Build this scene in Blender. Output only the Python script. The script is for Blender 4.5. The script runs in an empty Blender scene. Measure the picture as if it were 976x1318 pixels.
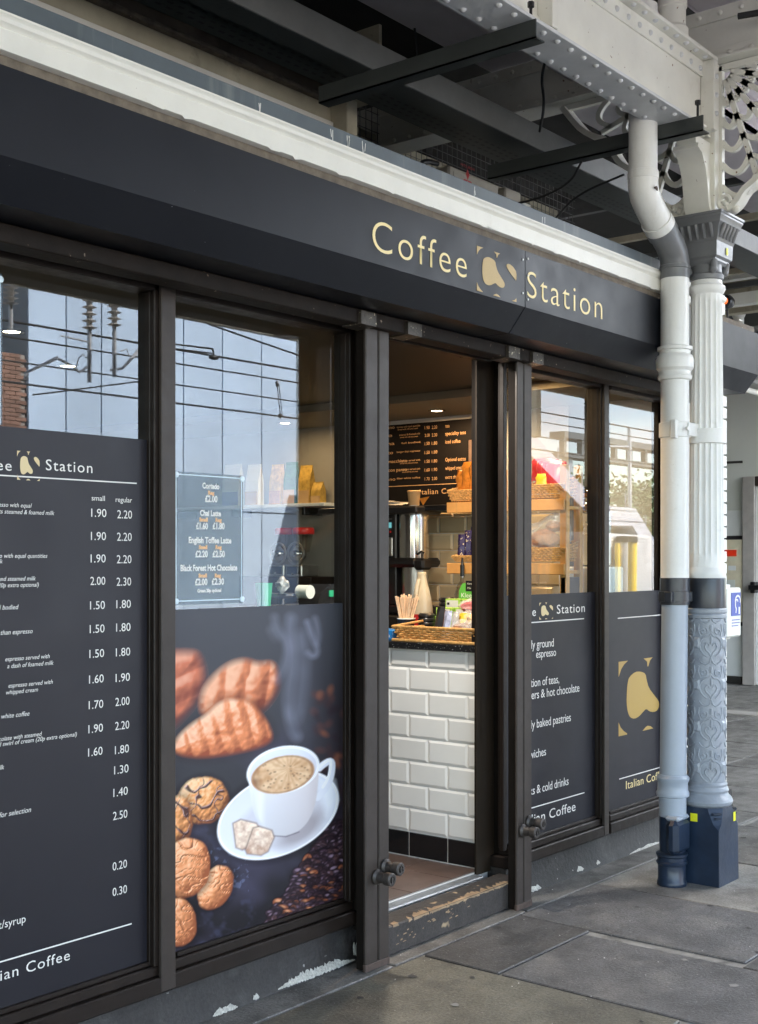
import bpy, bmesh, math, random
import numpy as np
from mathutils import Vector, Matrix
R = math.radians
C = bpy.context.scene.collection
sc = bpy.context.scene

# ------------------------------------------------------------------ camera
F, CX, HY, EYE = 1613.0, 488.0, 718.0, 1.6
YAW = math.atan2(.627, .779)
cc, ss = math.cos(YAW), math.sin(YAW)
cam = bpy.data.cameras.new("camera")
cam.sensor_fit = 'HORIZONTAL'; cam.sensor_width = 36.0
cam.lens = F / 976 * 36.0
cam.shift_y = (HY - 659.0) / 976
cam.clip_start = .05; cam.clip_end = 3000
camo = bpy.data.objects.new("camera", cam); C.objects.link(camo)
camo.location = (0, 0, EYE)
camo.rotation_euler = (R(90), 0, YAW - R(90))
sc.camera = camo

# ------------------------------------------------------------------ light
SUN_AZ, SUN_EL = R(22), R(46)          # azimuth from +Y towards +X: the sun stands behind the shop
w = bpy.data.worlds.new("World"); sc.world = w; w.use_nodes = True
nt = w.node_tree; N = nt.nodes; L = nt.links
bg = N['Background']; bg.inputs['Strength'].default_value = .13
sky = N.new('ShaderNodeTexSky'); sky.sky_type = 'NISHITA'; sky.sun_disc = False
sky.sun_elevation = SUN_EL; sky.sun_rotation = SUN_AZ
sky.dust_density = .2; sky.ozone_density = 3.0; sky.air_density = 1.2
tc = N.new('ShaderNodeTexCoord'); mp = N.new('ShaderNodeMapping')
mp.inputs['Scale'].default_value = (1.6, 1.6, 4.5); mp.inputs['Location'].default_value = (.3, .1, .2)
nz = N.new('ShaderNodeTexNoise'); nz.inputs['Scale'].default_value = 2.2; nz.inputs['Detail'].default_value = 8; nz.inputs['Roughness'].default_value = .58
rp = N.new('ShaderNodeValToRGB'); rp.color_ramp.elements[0].position = .50; rp.color_ramp.elements[1].position = .62
mx = N.new('ShaderNodeMix'); mx.data_type = 'RGBA'
mx.inputs[7].default_value = (4.6, 4.8, 5.2, 1)
L.new(tc.outputs['Generated'], mp.inputs['Vector']); L.new(mp.outputs[0], nz.inputs['Vector'])
L.new(nz.outputs['Fac'], rp.inputs[0]); L.new(rp.outputs[0], mx.inputs[0])
L.new(sky.outputs[0], mx.inputs[6]); L.new(mx.outputs[2], bg.inputs['Color'])
sun = bpy.data.lights.new("sun", 'SUN'); sun.energy = 4.8; sun.angle = R(.5); sun.color = (1, .97, .93)
suno = bpy.data.objects.new("sun", sun); C.objects.link(suno)
sdir = Vector((math.sin(SUN_AZ) * math.cos(SUN_EL), math.cos(SUN_AZ) * math.cos(SUN_EL), math.sin(SUN_EL)))
suno.rotation_euler = sdir.to_track_quat('Z', 'Y').to_euler(); suno.location = (0, 20, 30)
sc.view_settings.view_transform = 'Standard'; sc.view_settings.look = 'None'
sc.view_settings.gamma = 1.0; sc.view_settings.exposure = 2.72
try:
    sc.cycles.use_denoising = True
    sc.cycles.max_bounces = 10; sc.cycles.diffuse_bounces = 5; sc.cycles.glossy_bounces = 6
    sc.cycles.transparent_max_bounces = 24; sc.cycles.sample_clamp_indirect = 8
    sc.cycles.caustics_reflective = False; sc.cycles.caustics_refractive = False
except Exception: pass

# ------------------------------------------------------------------ helpers
def ray(x, y):
    u = (x - CX) / F; v = (HY - y) / F
    return cc + ss * u, ss - cc * u, v
def atY(x, y, Y):                       # point of the plane Y seen along a measured bearing
    a, b, v = ray(x, y); t = Y / b; return a * t, EYE + v * t
def atX(x, y, X):
    a, b, v = ray(x, y); t = X / a; return b * t, EYE + v * t

def mat(name, col, rough=.6, metal=0, var=.12, vs=6, bump=0, bs=60, spec=.5, speck=None, speck_t=.74, speck_s=90,
        coat=0, stain=None, stain_s=3, stain_t=.55, rvar=0, emit=None, estr=0, streak=None, alpha=1, trans=0, rand=0, grit=0, gs=130):
    m = bpy.data.materials.new(name); m.use_nodes = True
    t = m.node_tree; n = t.nodes; l = t.links; b = n['Principled BSDF']
    b.inputs['Roughness'].default_value = rough; b.inputs['Metallic'].default_value = metal
    b.inputs['Specular IOR Level'].default_value = spec
    b.inputs['Coat Weight'].default_value = coat; b.inputs['Coat Roughness'].default_value = .12
    g = n.new('ShaderNodeNewGeometry'); P = g.outputs['Position']
    def noise(s, d=4, stretch=None):
        q = n.new('ShaderNodeTexNoise'); q.inputs['Scale'].default_value = s; q.inputs['Detail'].default_value = d
        q.inputs['Roughness'].default_value = .6
        if stretch:
            mm = n.new('ShaderNodeMapping'); mm.inputs['Scale'].default_value = stretch
            l.new(P, mm.inputs[0]); l.new(mm.outputs[0], q.inputs['Vector'])
        else: l.new(P, q.inputs['Vector'])
        return q.outputs['Fac']
    def ramp(f, a, bb):
        r = n.new('ShaderNodeMapRange'); r.inputs[1].default_value = a; r.inputs[2].default_value = bb
        l.new(f, r.inputs[0]); return r.outputs[0]
    def mixc(f, A, B):
        q = n.new('ShaderNodeMix'); q.data_type = 'RGBA'
        l.new(f, q.inputs[0])
        for s, i in ((A, 6), (B, 7)):
            if isinstance(s, tuple): q.inputs[i].default_value = (*s, 1)
            else: l.new(s, q.inputs[i])
        return q.outputs[2]
    c0 = tuple(max(0, x * (1 - var)) for x in col); c1 = tuple(min(1, x * (1 + var)) for x in col)
    cur = mixc(ramp(noise(vs, 6), .3, .7), c0, c1)
    if rand:
        oi = n.new('ShaderNodeObjectInfo'); hs = n.new('ShaderNodeHueSaturation')
        mr = n.new('ShaderNodeMapRange'); mr.inputs[3].default_value = 1 - rand; mr.inputs[4].default_value = 1 + rand
        l.new(oi.outputs['Random'], mr.inputs[0]); l.new(mr.outputs[0], hs.inputs['Value']); l.new(cur, hs.inputs['Color']); cur = hs.outputs[0]
    if stain: cur = mixc(ramp(noise(stain_s, 8), stain_t, stain_t + .14), cur, stain)
    if streak: cur = mixc(ramp(noise(14, 5, (1, 1, .08)), .56, .74), cur, streak)
    if grit:
        gm_ = n.new('ShaderNodeMapRange'); gm_.inputs[1].default_value = .3; gm_.inputs[2].default_value = .7; gm_.inputs[3].default_value = 1 - grit; gm_.inputs[4].default_value = 1 + grit
        l.new(noise(gs, 3), gm_.inputs[0]); hv = n.new('ShaderNodeHueSaturation'); l.new(gm_.outputs[0], hv.inputs['Value']); l.new(cur, hv.inputs['Color']); cur = hv.outputs[0]
    if speck: cur = mixc(ramp(noise(speck_s, 2), speck_t, speck_t + .03), cur, speck)
    l.new(cur, b.inputs['Base Color'])
    if rvar:
        rr = n.new('ShaderNodeMapRange'); rr.inputs[1].default_value = .3; rr.inputs[2].default_value = .7
        rr.inputs[3].default_value = max(.03, rough - rvar); rr.inputs[4].default_value = min(1, rough + rvar)
        l.new(noise(vs * 2.3, 5), rr.inputs[0]); l.new(rr.outputs[0], b.inputs['Roughness'])
    if bump:
        q = n.new('ShaderNodeBump'); q.inputs['Strength'].default_value = bump; q.inputs['Distance'].default_value = .004
        l.new(noise(bs, 6), q.inputs['Height']); l.new(q.outputs[0], b.inputs['Normal'])
    if emit:
        b.inputs['Emission Color'].default_value = (*emit, 1); b.inputs['Emission Strength'].default_value = estr
    if alpha < 1: b.inputs['Alpha'].default_value = alpha
    if trans: b.inputs['Transmission Weight'].default_value = trans
    return m

def glass_mat(name, extra=.0, tint=(.93, .96, .95)):
    m = bpy.data.materials.new(name); m.use_nodes = True
    t = m.node_tree; n = t.nodes; l = t.links; n.remove(n['Principled BSDF'])
    g = n.new('ShaderNodeNewGeometry'); f = n.new('ShaderNodeFresnel')
    mr = n.new('ShaderNodeMapRange'); mr.inputs[3].default_value = 1.5; mr.inputs[4].default_value = 1 / 1.5
    l.new(g.outputs['Backfacing'], mr.inputs[0]); l.new(mr.outputs[0], f.inputs['IOR'])
    ad = n.new('ShaderNodeMath'); ad.operation = 'ADD'; ad.inputs[1].default_value = extra; l.new(f.outputs[0], ad.inputs[0])
    tr = n.new('ShaderNodeBsdfTransparent'); tr.inputs[0].default_value = (*tint, 1)
    gl = n.new('ShaderNodeBsdfGlossy'); gl.inputs['Roughness'].default_value = 0; gl.inputs['Color'].default_value = (.97, .98, 1, 1)
    nz = n.new('ShaderNodeTexNoise'); nz.inputs['Scale'].default_value = 1.1; nz.inputs['Detail'].default_value = 1
    l.new(g.outputs['Position'], nz.inputs['Vector'])
    bp = n.new('ShaderNodeBump'); bp.inputs['Strength'].default_value = .004; bp.inputs['Distance'].default_value = .05
    l.new(nz.outputs['Fac'], bp.inputs['Height']); l.new(bp.outputs[0], gl.inputs['Normal'])
    fb_ = n.new('ShaderNodeMath'); fb_.operation = 'SUBTRACT'; fb_.inputs[0].default_value = 1; l.new(g.outputs['Backfacing'], fb_.inputs[1])
    mu = n.new('ShaderNodeMath'); mu.operation = 'MULTIPLY'; l.new(ad.outputs[0], mu.inputs[0]); l.new(fb_.outputs[0], mu.inputs[1])
    mx = n.new('ShaderNodeMixShader'); l.new(mu.outputs[0], mx.inputs[0]); l.new(tr.outputs[0], mx.inputs[1]); l.new(gl.outputs[0], mx.inputs[2])
    l.new(mx.outputs[0], n['Material Output'].inputs[0])
    return m

class MB:
    def __init__(s): s.v = []; s.f = []
    def add(s, vs, fs):
        o = len(s.v); s.v += [tuple(v) for v in vs]; s.f += [tuple(i + o for i in f) for f in fs]; return s
    def box(s, x0, x1, y0, y1, z0, z1, bev=0):
        if x0 > x1: x0, x1 = x1, x0
        if y0 > y1: y0, y1 = y1, y0
        if z0 > z1: z0, z1 = z1, z0
        if bev:
            b = min(bev, (x1 - x0) / 2.01, (y1 - y0) / 2.01, (z1 - z0) / 2.01)
            bm = bmesh.new(); bmesh.ops.create_cube(bm, size=1)
            for v in bm.verts: v.co = Vector(((x0 + x1) / 2 + v.co.x * (x1 - x0), (y0 + y1) / 2 + v.co.y * (y1 - y0), (z0 + z1) / 2 + v.co.z * (z1 - z0)))
            bmesh.ops.bevel(bm, geom=bm.edges[:], offset=b, segments=1, affect='EDGES')
            bm.verts.index_update()
            s.add([v.co for v in bm.verts], [[v.index for v in f.verts] for f in bm.faces]); bm.free(); return s
        v = [(x, y, z) for x in (x0, x1) for y in (y0, y1) for z in (z0, z1)]
        return s.add(v, [(0, 1, 3, 2), (4, 6, 7, 5), (0, 4, 5, 1), (2, 3, 7, 6), (0, 2, 6, 4), (1, 5, 7, 3)])
    def tube(s, path, r, n=12, caps=True, up=None):
        path = [Vector(p) for p in path]; k = len(path)
        rs = r if isinstance(r, (list, tuple)) else [r] * k
        d0 = (path[1] - path[0]).normalized()
        a = Vector((0, 0, 1)) if abs(d0.z) < .9 else Vector((1, 0, 0))
        a = (a - d0 * a.dot(d0)).normalized(); rings = []
        for i in range(k):
            if i == 0: d = path[1] - path[0]
            elif i == k - 1: d = path[-1] - path[-2]
            else:
                d = (path[i] - path[i - 1]).normalized() + (path[i + 1] - path[i]).normalized()
            if d.length < 1e-9: d = d0
            d = d.normalized(); a = (a - d * a.dot(d)).normalized(); b = d.cross(a)
            rings.append([path[i] + (a * math.cos(2 * math.pi * j / n) + b * math.sin(2 * math.pi * j / n)) * rs[i] for j in range(n)])
        vs = [q for g in rings for q in g]
        fs = [(i * n + j, i * n + (j + 1) % n, (i + 1) * n + (j + 1) % n, (i + 1) * n + j) for i in range(k - 1) for j in range(n)]
        if caps: fs += [tuple(range(n))[::-1], tuple((k - 1) * n + j for j in range(n))]
        return s.add(vs, fs)
    def lathe(s, prof, cx, cy, n=24, axis='z', cz=0):       # prof: (r, z)
        vs = []; 
        for r, z in prof:
            for j in range(n):
                a = 2 * math.pi * j / n
                if axis == 'z': vs.append((cx + r * math.cos(a), cy + r * math.sin(a), z))
                elif axis == 'y': vs.append((cx + r * math.cos(a), z, cz + r * math.sin(a)))
                else: vs.append((z, cy + r * math.cos(a), cz + r * math.sin(a)))
        k = len(prof)
        fs = [(i * n + j, i * n + (j + 1) % n, (i + 1) * n + (j + 1) % n, (i + 1) * n + j) for i in range(k - 1) for j in range(n)]
        fs += [tuple(range(n))[::-1], tuple((k - 1) * n + j for j in range(n))]
        return s.add(vs, fs)
    def prism(s, poly, plane, a, b):      # poly in 2-D, extruded from a to b along the normal axis
        def P(p, h):
            return (p[0], h, p[1]) if plane == 'xz' else (h, p[0], p[1]) if plane == 'yz' else (p[0], p[1], h)
        k = len(poly); vs = [P(p, a) for p in poly] + [P(p, b) for p in poly]
        return s.add(vs, [tuple(range(k)), tuple(range(k, 2 * k))[::-1]] + [(i, k + i, k + (i + 1) % k, (i + 1) % k) for i in range(k)])
    def ribbon(s, pts, wd, plane, a, b):   # flat bar following pts in a plane, width wd, extruded a..b
        L_, R_ = [], []
        for i, p in enumerate(pts):
            q0 = pts[max(i - 1, 0)]; q1 = pts[min(i + 1, len(pts) - 1)]
            dx, dz = q1[0] - q0[0], q1[1] - q0[1]; h = math.hypot(dx, dz) or 1
            L_.append((p[0] - dz / h * wd / 2, p[1] + dx / h * wd / 2)); R_.append((p[0] + dz / h * wd / 2, p[1] - dx / h * wd / 2))
        def P(p, h): return (p[0], h, p[1]) if plane == 'xz' else (h, p[0], p[1]) if plane == 'yz' else (p[0], p[1], h)
        k = len(pts); vs = [P(p, a) for p in L_] + [P(p, a) for p in R_] + [P(p, b) for p in L_] + [P(p, b) for p in R_]
        fs = []
        for i in range(k - 1):
            fs += [(i, i + 1, k + i + 1, k + i), (2 * k + i, 3 * k + i, 3 * k + i + 1, 2 * k + i + 1),
                   (i, 2 * k + i, 2 * k + i + 1, i + 1), (k + i, k + i + 1, 3 * k + i + 1, 3 * k + i)]
        fs += [(0, k, 3 * k, 2 * k), (k - 1, 3 * k - 1, 4 * k - 1, 2 * k - 1)]
        return s.add(vs, fs)
    def blob(s, c, r, seed=0, amp=.15, sub=2):
        bm = bmesh.new(); bmesh.ops.create_icosphere(bm, subdivisions=sub, radius=1)
        rd = random.Random(seed); ph = [rd.uniform(0, 6) for _ in range(6)]
        for v in bm.verts:
            k = 1 + amp * (math.sin(3 * v.co.x + ph[0]) * math.sin(4 * v.co.y + ph[1]) + .6 * math.sin(7 * v.co.z + ph[2]) * math.sin(6 * v.co.x + ph[3]))
            v.co = Vector((c[0] + v.co.x * r[0] * k, c[1] + v.co.y * r[1] * k, c[2] + v.co.z * r[2] * k))
        bm.verts.index_update(); s.add([v.co for v in bm.verts], [[v.index for v in f.verts] for f in bm.faces]); bm.free(); return s
    def build(s, name, m, parent=None, label=None, smooth=35, kind=None, cat=None, group=None):
        me = bpy.data.meshes.new(name)
        org = Vector(parent['_o']) if parent is not None else Vector((0, 0, 0))
        if parent is None and cat is not None and s.v:      # a thing that is one mesh: origin at its base
            A = np.array(s.v); org = Vector(((A[:, 0].min() + A[:, 0].max()) / 2, (A[:, 1].min() + A[:, 1].max()) / 2, A[:, 2].min()))
        me.from_pydata([tuple(Vector(v) - org) for v in s.v], [], s.f)
        bm = bmesh.new(); bm.from_mesh(me); bmesh.ops.recalc_face_normals(bm, faces=bm.faces); bm.to_mesh(me); bm.free()
        if smooth:
            me.polygons.foreach_set('use_smooth', [True] * len(me.polygons)); me.set_sharp_from_angle(angle=R(smooth))
        if m: me.materials.append(m)
        o = bpy.data.objects.new(name, me); C.objects.link(o)
        o['_o'] = tuple(org)
        if parent is not None: o.parent = parent
        elif cat is not None: o.location = org
        if label: o['label'] = label
        if kind: o['kind'] = kind
        if cat: o['category'] = cat
        if group: o['group'] = group
        return o

def soft(P, n=3):
    P = [tuple(p) for p in P]
    for _ in range(n): P = [P[0]] + [tuple(a[i] * w_ + b[i] * (1 - w_) for i in range(3)) for a, b in zip(P[:-1], P[1:]) for w_ in (.75, .25)] + [P[-1]]
    return P
def thing(name, label, cat, loc=(0, 0, 0), group=None):
    o = bpy.data.objects.new(name, None); C.objects.link(o); o.location = loc; o.empty_display_size = .1
    o['label'] = label; o['category'] = cat; o['_o'] = tuple(loc)
    if group: o['group'] = group
    return o
def link_copy(src, parent, dloc=(0, 0, 0), name=None):
    c = src.copy(); C.objects.link(c); c.parent = parent; c.location = Vector(src.location) + Vector(dloc); return c
def copy_thing(root, loc, label=None, rz=0, parts=True):
    r = root.copy(); C.objects.link(r); r.location = loc; r.rotation_euler = (0, 0, rz)
    if label: r['label'] = label
    for ch in list(root.children):
        c = ch.copy(); C.objects.link(c); c.parent = r
        for g in list(ch.children):
            d = g.copy(); C.objects.link(d); d.parent = c
    return r

def text(body, m, parent, frame, x0, x1, z, cap, face=-1, thin=0.0, sp=1.0, shear=0, name='lettering', label=None, align='L', depth=.0006, res=3):
    """lettering lying on a surface. frame=('Y', y) reads along +X, frame=('X', x) reads along -Y."""
    cu = bpy.data.curves.new(name, 'FONT'); cu.body = body; cu.size = cap / .69; cu.resolution_u = res
    cu.space_character = sp; cu.offset = thin; cu.shear = shear; cu.fill_mode = 'FRONT'
    o = bpy.data.objects.new('t', cu); C.objects.link(o)
    dg = bpy.context.evaluated_depsgraph_get(); me = bpy.data.meshes.new_from_object(o.evaluated_get(dg))
    bpy.data.objects.remove(o); bpy.data.curves.remove(cu)
    n = len(me.vertices)
    if n == 0: return None
    a = np.zeros(n * 3); me.vertices.foreach_get('co', a); a = a.reshape(-1, 3)
    w0, w1 = a[:, 0].min(), a[:, 0].max()
    if x0 is not None and x1 is not None: k = abs(x1 - x0) / (w1 - w0)
    else: k = 1
    tx = (a[:, 0] - (w0 if x0 is not None else w1)) * k
    base = x0 if x0 is not None else x1
    org = np.array(parent['_o'])
    if frame[0] == 'Y': P = np.stack([base + tx, np.full(n, frame[1]), z + a[:, 1]], 1)
    else: P = np.stack([np.full(n, frame[1]), base - tx, z + a[:, 1]], 1)
    me.vertices.foreach_set('co', (P - org).ravel()); me.update()
    me.name = name; me.materials.clear(); me.materials.append(m)
    q = bpy.data.objects.new(name, me); C.objects.link(q); q.parent = parent; q['_o'] = tuple(org)
    if label: q['label'] = label
    return q

# ------------------------------------------------------------------ materials
M = {}
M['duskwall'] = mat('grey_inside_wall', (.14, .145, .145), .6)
M['frame'] = mat('brown_frame_paint', (.016, .0105, .008), .48, spec=.3, var=.2, vs=9, bump=.15, bs=40, speck=(.25, .22, .2), speck_t=.78, speck_s=55, rvar=.1)
M['jambpanel'] = mat('brown_jamb_panel', (.03, .021, .014), .6, spec=.2, var=.15, vs=6, speck=(.2, .17, .14), speck_t=.8, speck_s=60)
M['jamb'] = mat('shaded_jamb_paint', (.010, .0075, .006), .75, spec=.12, var=.25, vs=8, speck=(.15, .12, .1), speck_t=.8, speck_s=50)  # frame colour darkened for the shade in the deep recesses
M['post'] = mat('shutter_post_paint', (.047, .037, .032), .45, spec=.3, var=.12, vs=12, bump=.1, bs=70, speck=(.5, .48, .45), speck_t=.79, speck_s=70, rvar=.08)
M['rail'] = mat('header_rail_paint', (.012, .008, .006), .65, spec=.2, var=.3, vs=14, bump=.4, bs=45, speck=(.22, .17, .13), speck_t=.7, speck_s=40)
M['fascia'] = mat('fascia_paint', (.0065, .0075, .0115), .42, spec=.3, var=.12, vs=3, speck=(.6, .6, .6), speck_t=.775, speck_s=110, rvar=.06)
M['menu'] = mat('menu_vinyl', (.0145, .0138, .0195), .45, spec=.36, var=.05, vs=2, speck=(.4, .4, .4), speck_t=.82, speck_s=60, rvar=.04)
M['print_white'] = mat('white_print', (.82, .8, .76), .5, var=.02)
M['print_cream'] = mat('cream_print', (.88, .72, .36), .5, var=.03)
M['print_gold'] = mat('gold_print', (.44, .29, .075), .42, var=.06, vs=200)
M['print_gold2'] = mat('pale_gold_print', (.72, .58, .32), .45, var=.04)
M['print_amber'] = mat('amber_print', (.55, .34, .17), .5, var=.03)
M['print_orange'] = mat('orange_print', (.85, .5, .25), .5, var=.03)
M['white'] = mat('white_gloss_paint', (.78, .77, .73), .3, var=.04, vs=5, bump=.25, bs=28, speck=(.25, .2, .15), speck_t=.79, speck_s=60, streak=(.66, .64, .59))
M['whitepipe'] = mat('white_pipe_paint', (.80, .80, .78), .3, var=.05, vs=5, bump=.45, bs=34, streak=(.72, .71, .67), stain=(.62, .6, .55), stain_s=9, stain_t=.63, speck=(.4, .35, .3), speck_t=.8, speck_s=50)
M['gutter'] = mat('gutter_paint', (.78, .76, .70), .42, var=.04, vs=7, bump=.25, bs=60, speck=(.16, .12, .08), speck_t=.77, speck_s=70, stain=(.66, .62, .54), stain_s=9, stain_t=.62)
M['board'] = mat('weathered_board', (.16, .13, .10), .8, var=.35, vs=22, bump=.6, bs=40, speck=(.4, .37, .33), speck_t=.73, speck_s=40)
M['flash'] = mat('flashing_paint', (.085, .105, .12), .45, var=.15, vs=5, bump=.2, bs=18, speck=(.65, .65, .6), speck_t=.76, speck_s=24, streak=(.16, .18, .18))
M['navy'] = mat('navy_paint', (.016, .029, .056), .3, var=.2, vs=8, bump=.5, bs=22, speck=(.5, .5, .5), speck_t=.8, speck_s=45)
M['band'] = mat('dark_band_paint', (.028, .032, .042), .3, var=.12, bump=.3, bs=22)
M['bluegrey'] = mat('bluegrey_paint', (.36, .41, .48), .3, var=.05, bump=.2, bs=24)
M['relief'] = mat('relief_paint', (.31, .34, .385), .3, var=.12, bump=.7, bs=45, stain=(.24, .26, .29), stain_s=14, stain_t=.55)
M['capgrey'] = mat('grey_capital_paint', (.17, .175, .185), .32, var=.08, bump=.35, bs=30)
M['girder'] = mat('girder_paint', (.76, .75, .69), .38, var=.07, vs=4, bump=.4, bs=20, speck=(.22, .13, .08), speck_t=.73, speck_s=34, stain=(.60, .58, .51), stain_s=3, stain_t=.6)
M['flange'] = mat('girder_flange_paint', (.6, .61, .62), .4, var=.1, vs=5, bump=.4, bs=20)
M['darksteel'] = mat('dark_steel_paint', (.12, .123, .118), .45, var=.15, vs=6, bump=.25, bs=20, speck=(.5, .48, .42), speck_t=.78, speck_s=22)
M['barsteel'] = mat('angle_bar_paint', (.04, .046, .044), .45, var=.15, bump=.2, speck=(.5, .5, .45), speck_t=.79, speck_s=30)
M['soffit'] = mat('canopy_soffit_paint', (.6, .56, .59), .55, var=.12, vs=3, bump=.15, bs=10)
M['olive'] = mat('old_cream_paint', (.42, .38, .28), .6, var=.2, vs=4, bump=.3, bs=12, stain=(.12, .1, .07), stain_s=3, stain_t=.55)
M['void'] = mat('dark_roof_lining', (.03, .029, .026), .8, var=.3)
M['wire'] = mat('mesh_wire', (.12, .12, .115), .5, var=.2)
M['cable'] = mat('black_cable', (.012, .012, .012), .5)
M['stone'] = mat('york_stone', (.15, .142, .13), .55, grit=.3, gs=95, var=.35, vs=4.5, bump=1, bs=70, stain=(.08, .074, .068), stain_s=4.2, stain_t=.5, speck=(.45, .43, .40), speck_t=.68, speck_s=110, rvar=.16, rand=.22)
for _k, _c, _s in (('stone_dark', (.085, .08, .076), (.055, .052, .05)), ('stone_olive', (.15, .138, .105), (.09, .082, .066)), ('stone_light', (.25, .235, .21), (.12, .11, .10)), ('stone_grey', (.115, .11, .108), (.17, .16, .15))):
    M[_k] = mat(_k, _c, .55, var=.35, vs=4, bump=1, bs=70, grit=.32, gs=95, stain=_s, stain_s=3.4, stain_t=.5, speck=(.42, .4, .37), speck_t=.69, speck_s=105, rvar=.16)
M['mortar'] = mat('joint_mortar', (.26, .25, .23), .85, var=.3, vs=12, bump=.6, bs=60, stain=(.09, .085, .075), stain_s=7, stain_t=.55)
M['concrete'] = mat('painted_concrete', (.021, .019, .0185), .6, grit=.35, gs=90, var=.3, vs=9, bump=.9, bs=40, speck=(.32, .31, .29), speck_t=.72, speck_s=30, stain=(.042, .04, .038), stain_s=7, stain_t=.56)
M['efflor'] = mat('bare_plaster_patch', (.45, .44, .4), .9, grit=.35, var=.2, vs=30, bump=.8, bs=60)
M['stepwood'] = mat('worn_step_wood', (.045, .039, .036), .6, grit=.3, var=.25, vs=9, bump=.6, bs=40, speck=(.42, .31, .19), speck_t=.66, speck_s=9)
M['barewood'] = mat('bare_wood', (.36, .25, .15), .75, var=.35, vs=20, bump=.6, bs=50)
M['alu'] = mat('aluminium_strip', (.45, .46, .47), .35, metal=.7, var=.15, vs=20, bump=.3, bs=90)
M['rust'] = mat('rusty_iron', (.075, .05, .04), .7, var=.4, vs=18, bump=.6, bs=50)
M['iron'] = mat('knob_iron', (.06, .052, .048), .45, metal=.3, var=.25, vs=30, bump=.4, bs=60)
M['bracket'] = mat('greasy_bracket', (.07, .06, .05), .4, metal=.4, var=.4, vs=30, bump=.7, bs=60, speck=(.6, .52, .36), speck_t=.66, speck_s=50)
M['tile'] = mat('white_tile_glaze', (.88, .86, .82), .12, var=.03, vs=3, rand=.045)
M['tile_black'] = mat('black_tile_glaze', (.012, .012, .013), .12, var=.1)
M['grout'] = mat('grout', (.78, .76, .72), .85, var=.1)
M['tile_cream'] = mat('cream_wall_tile', (.78, .62, .38), .14, var=.04, rand=.05)
M['granite'] = mat('black_granite', (.014, .014, .015), .12, var=.1, speck=(.5, .5, .48), speck_t=.66, speck_s=130)
M['floortile'] = mat('brown_floor_tile', (.12, .082, .068), .35, var=.2, vs=12, bump=.1, rand=.1)
M['wallcream'] = mat('shop_wall', (.34, .32, .28), .7, var=.05)
M['ceil'] = mat('shop_ceiling', (.2, .17, .12), .7, var=.04)
M['dark_ceil_shade'] = mat('dark_fittings_and_ceiling_shade', (.012, .011, .010), .5, var=.1)
M['pine'] = mat('pine_wood', (.72, .36, .11), .5, var=.14, vs=9, streak=(.5, .29, .12), bump=.1)
M['wicker'] = mat('wicker', (.62, .34, .11), .6, var=.35, vs=60, bump=.2, bs=200)
M['wickerdark'] = mat('wicker_dark', (.3, .16, .06), .6, var=.35, vs=60)
M['chrome'] = mat('polished_steel', (.62, .6, .57), .13, metal=1, var=.05)
M['steel'] = mat('brushed_steel', (.5, .49, .47), .3, metal=.9, var=.08)
M['black'] = mat('black_plastic', (.014, .014, .016), .3, var=.1)
M['kraft'] = mat('kraft_card', (.5, .32, .15), .7, var=.08)
M['stick'] = mat('birch_stick', (.72, .5, .31), .6, var=.15, vs=40, rand=.15)
M['milk'] = mat('milk_plastic', (.62, .52, .36), .3, var=.05, vs=12)
M['green'] = mat('green_card', (.12, .42, .07), .4, var=.15, vs=20)
M['lime'] = mat('lime_card', (.38, .62, .10), .4, var=.15, vs=25)
M['cardwhite'] = mat('white_card', (.76, .76, .70), .45, var=.05)
M['yellow'] = mat('yellow_plastic', (.85, .58, .03), .4, var=.06)
M['yellow_sticker'] = mat('yellow_sticker', (.85, .85, .02), .5, var=.03)
M['red'] = mat('red_plastic', (.55, .03, .03), .3, var=.15, vs=25)
M['orange'] = mat('orange_foil', (.8, .28, .04), .25, var=.3, vs=35, bump=.7, bs=30)
M['purple'] = mat('purple_foil', (.035, .02, .09), .22, var=.3, vs=50, speck=(.75, .6, .4), speck_t=.62, speck_s=70)
M['blue'] = mat('blue_print', (.02, .22, .6), .35, var=.1)
M['navyfoil'] = mat('navy_foil', (.03, .05, .2), .25, var=.2, speck=(.6, .6, .65), speck_t=.6, speck_s=60)
M['brown'] = mat('brownie', (.22, .10, .045), .7, var=.4, vs=50, bump=1, bs=60)
M['bread'] = mat('bread', (.45, .2, .08), .6, var=.3, vs=30, bump=.5)
M['film'] = mat('clear_film', (.9, .9, .88), .08, var=.05, alpha=.28, bump=1, bs=22)
M['goldfoil'] = mat('gold_foil', (.66, .42, .10), .35, metal=.3, var=.3, vs=30, bump=.6, bs=30)
M['greenfoil'] = mat('dark_green_foil', (.03, .13, .03), .28, metal=.3, var=.3, vs=30, bump=.5, bs=30)
M['glass'] = glass_mat('window_glass', .06)
M['jar'] = glass_mat('jar_glass', .08, (.85, .85, .82))
M['panelblue'] = mat('pale_panel', (.50, .60, .71), .3, var=.14, vs=.35, rand=.09)
M['joint'] = mat('panel_joint', (.24, .27, .30), .6)
M['brick'] = mat('red_brick', (.24, .13, .09), .8, var=.25, vs=3, rand=.2)
M['brickmortar'] = mat('brick_mortar', (.3, .26, .22), .9)
M['leaf'] = mat('tree_leaves', (.06, .11, .035), .6, var=.45, vs=2)
M['bark'] = mat('tree_bark', (.09, .07, .05), .9, var=.3)
M['whitesteel'] = mat('white_stair_steel', (.42, .43, .47), .4, var=.05)
M['siding'] = mat('white_siding', (.6, .6, .6), .5, var=.04)
M['ballast'] = mat('track_ballast', (.2, .18, .16), .95, var=.4, vs=4, bump=1, bs=12)
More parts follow.
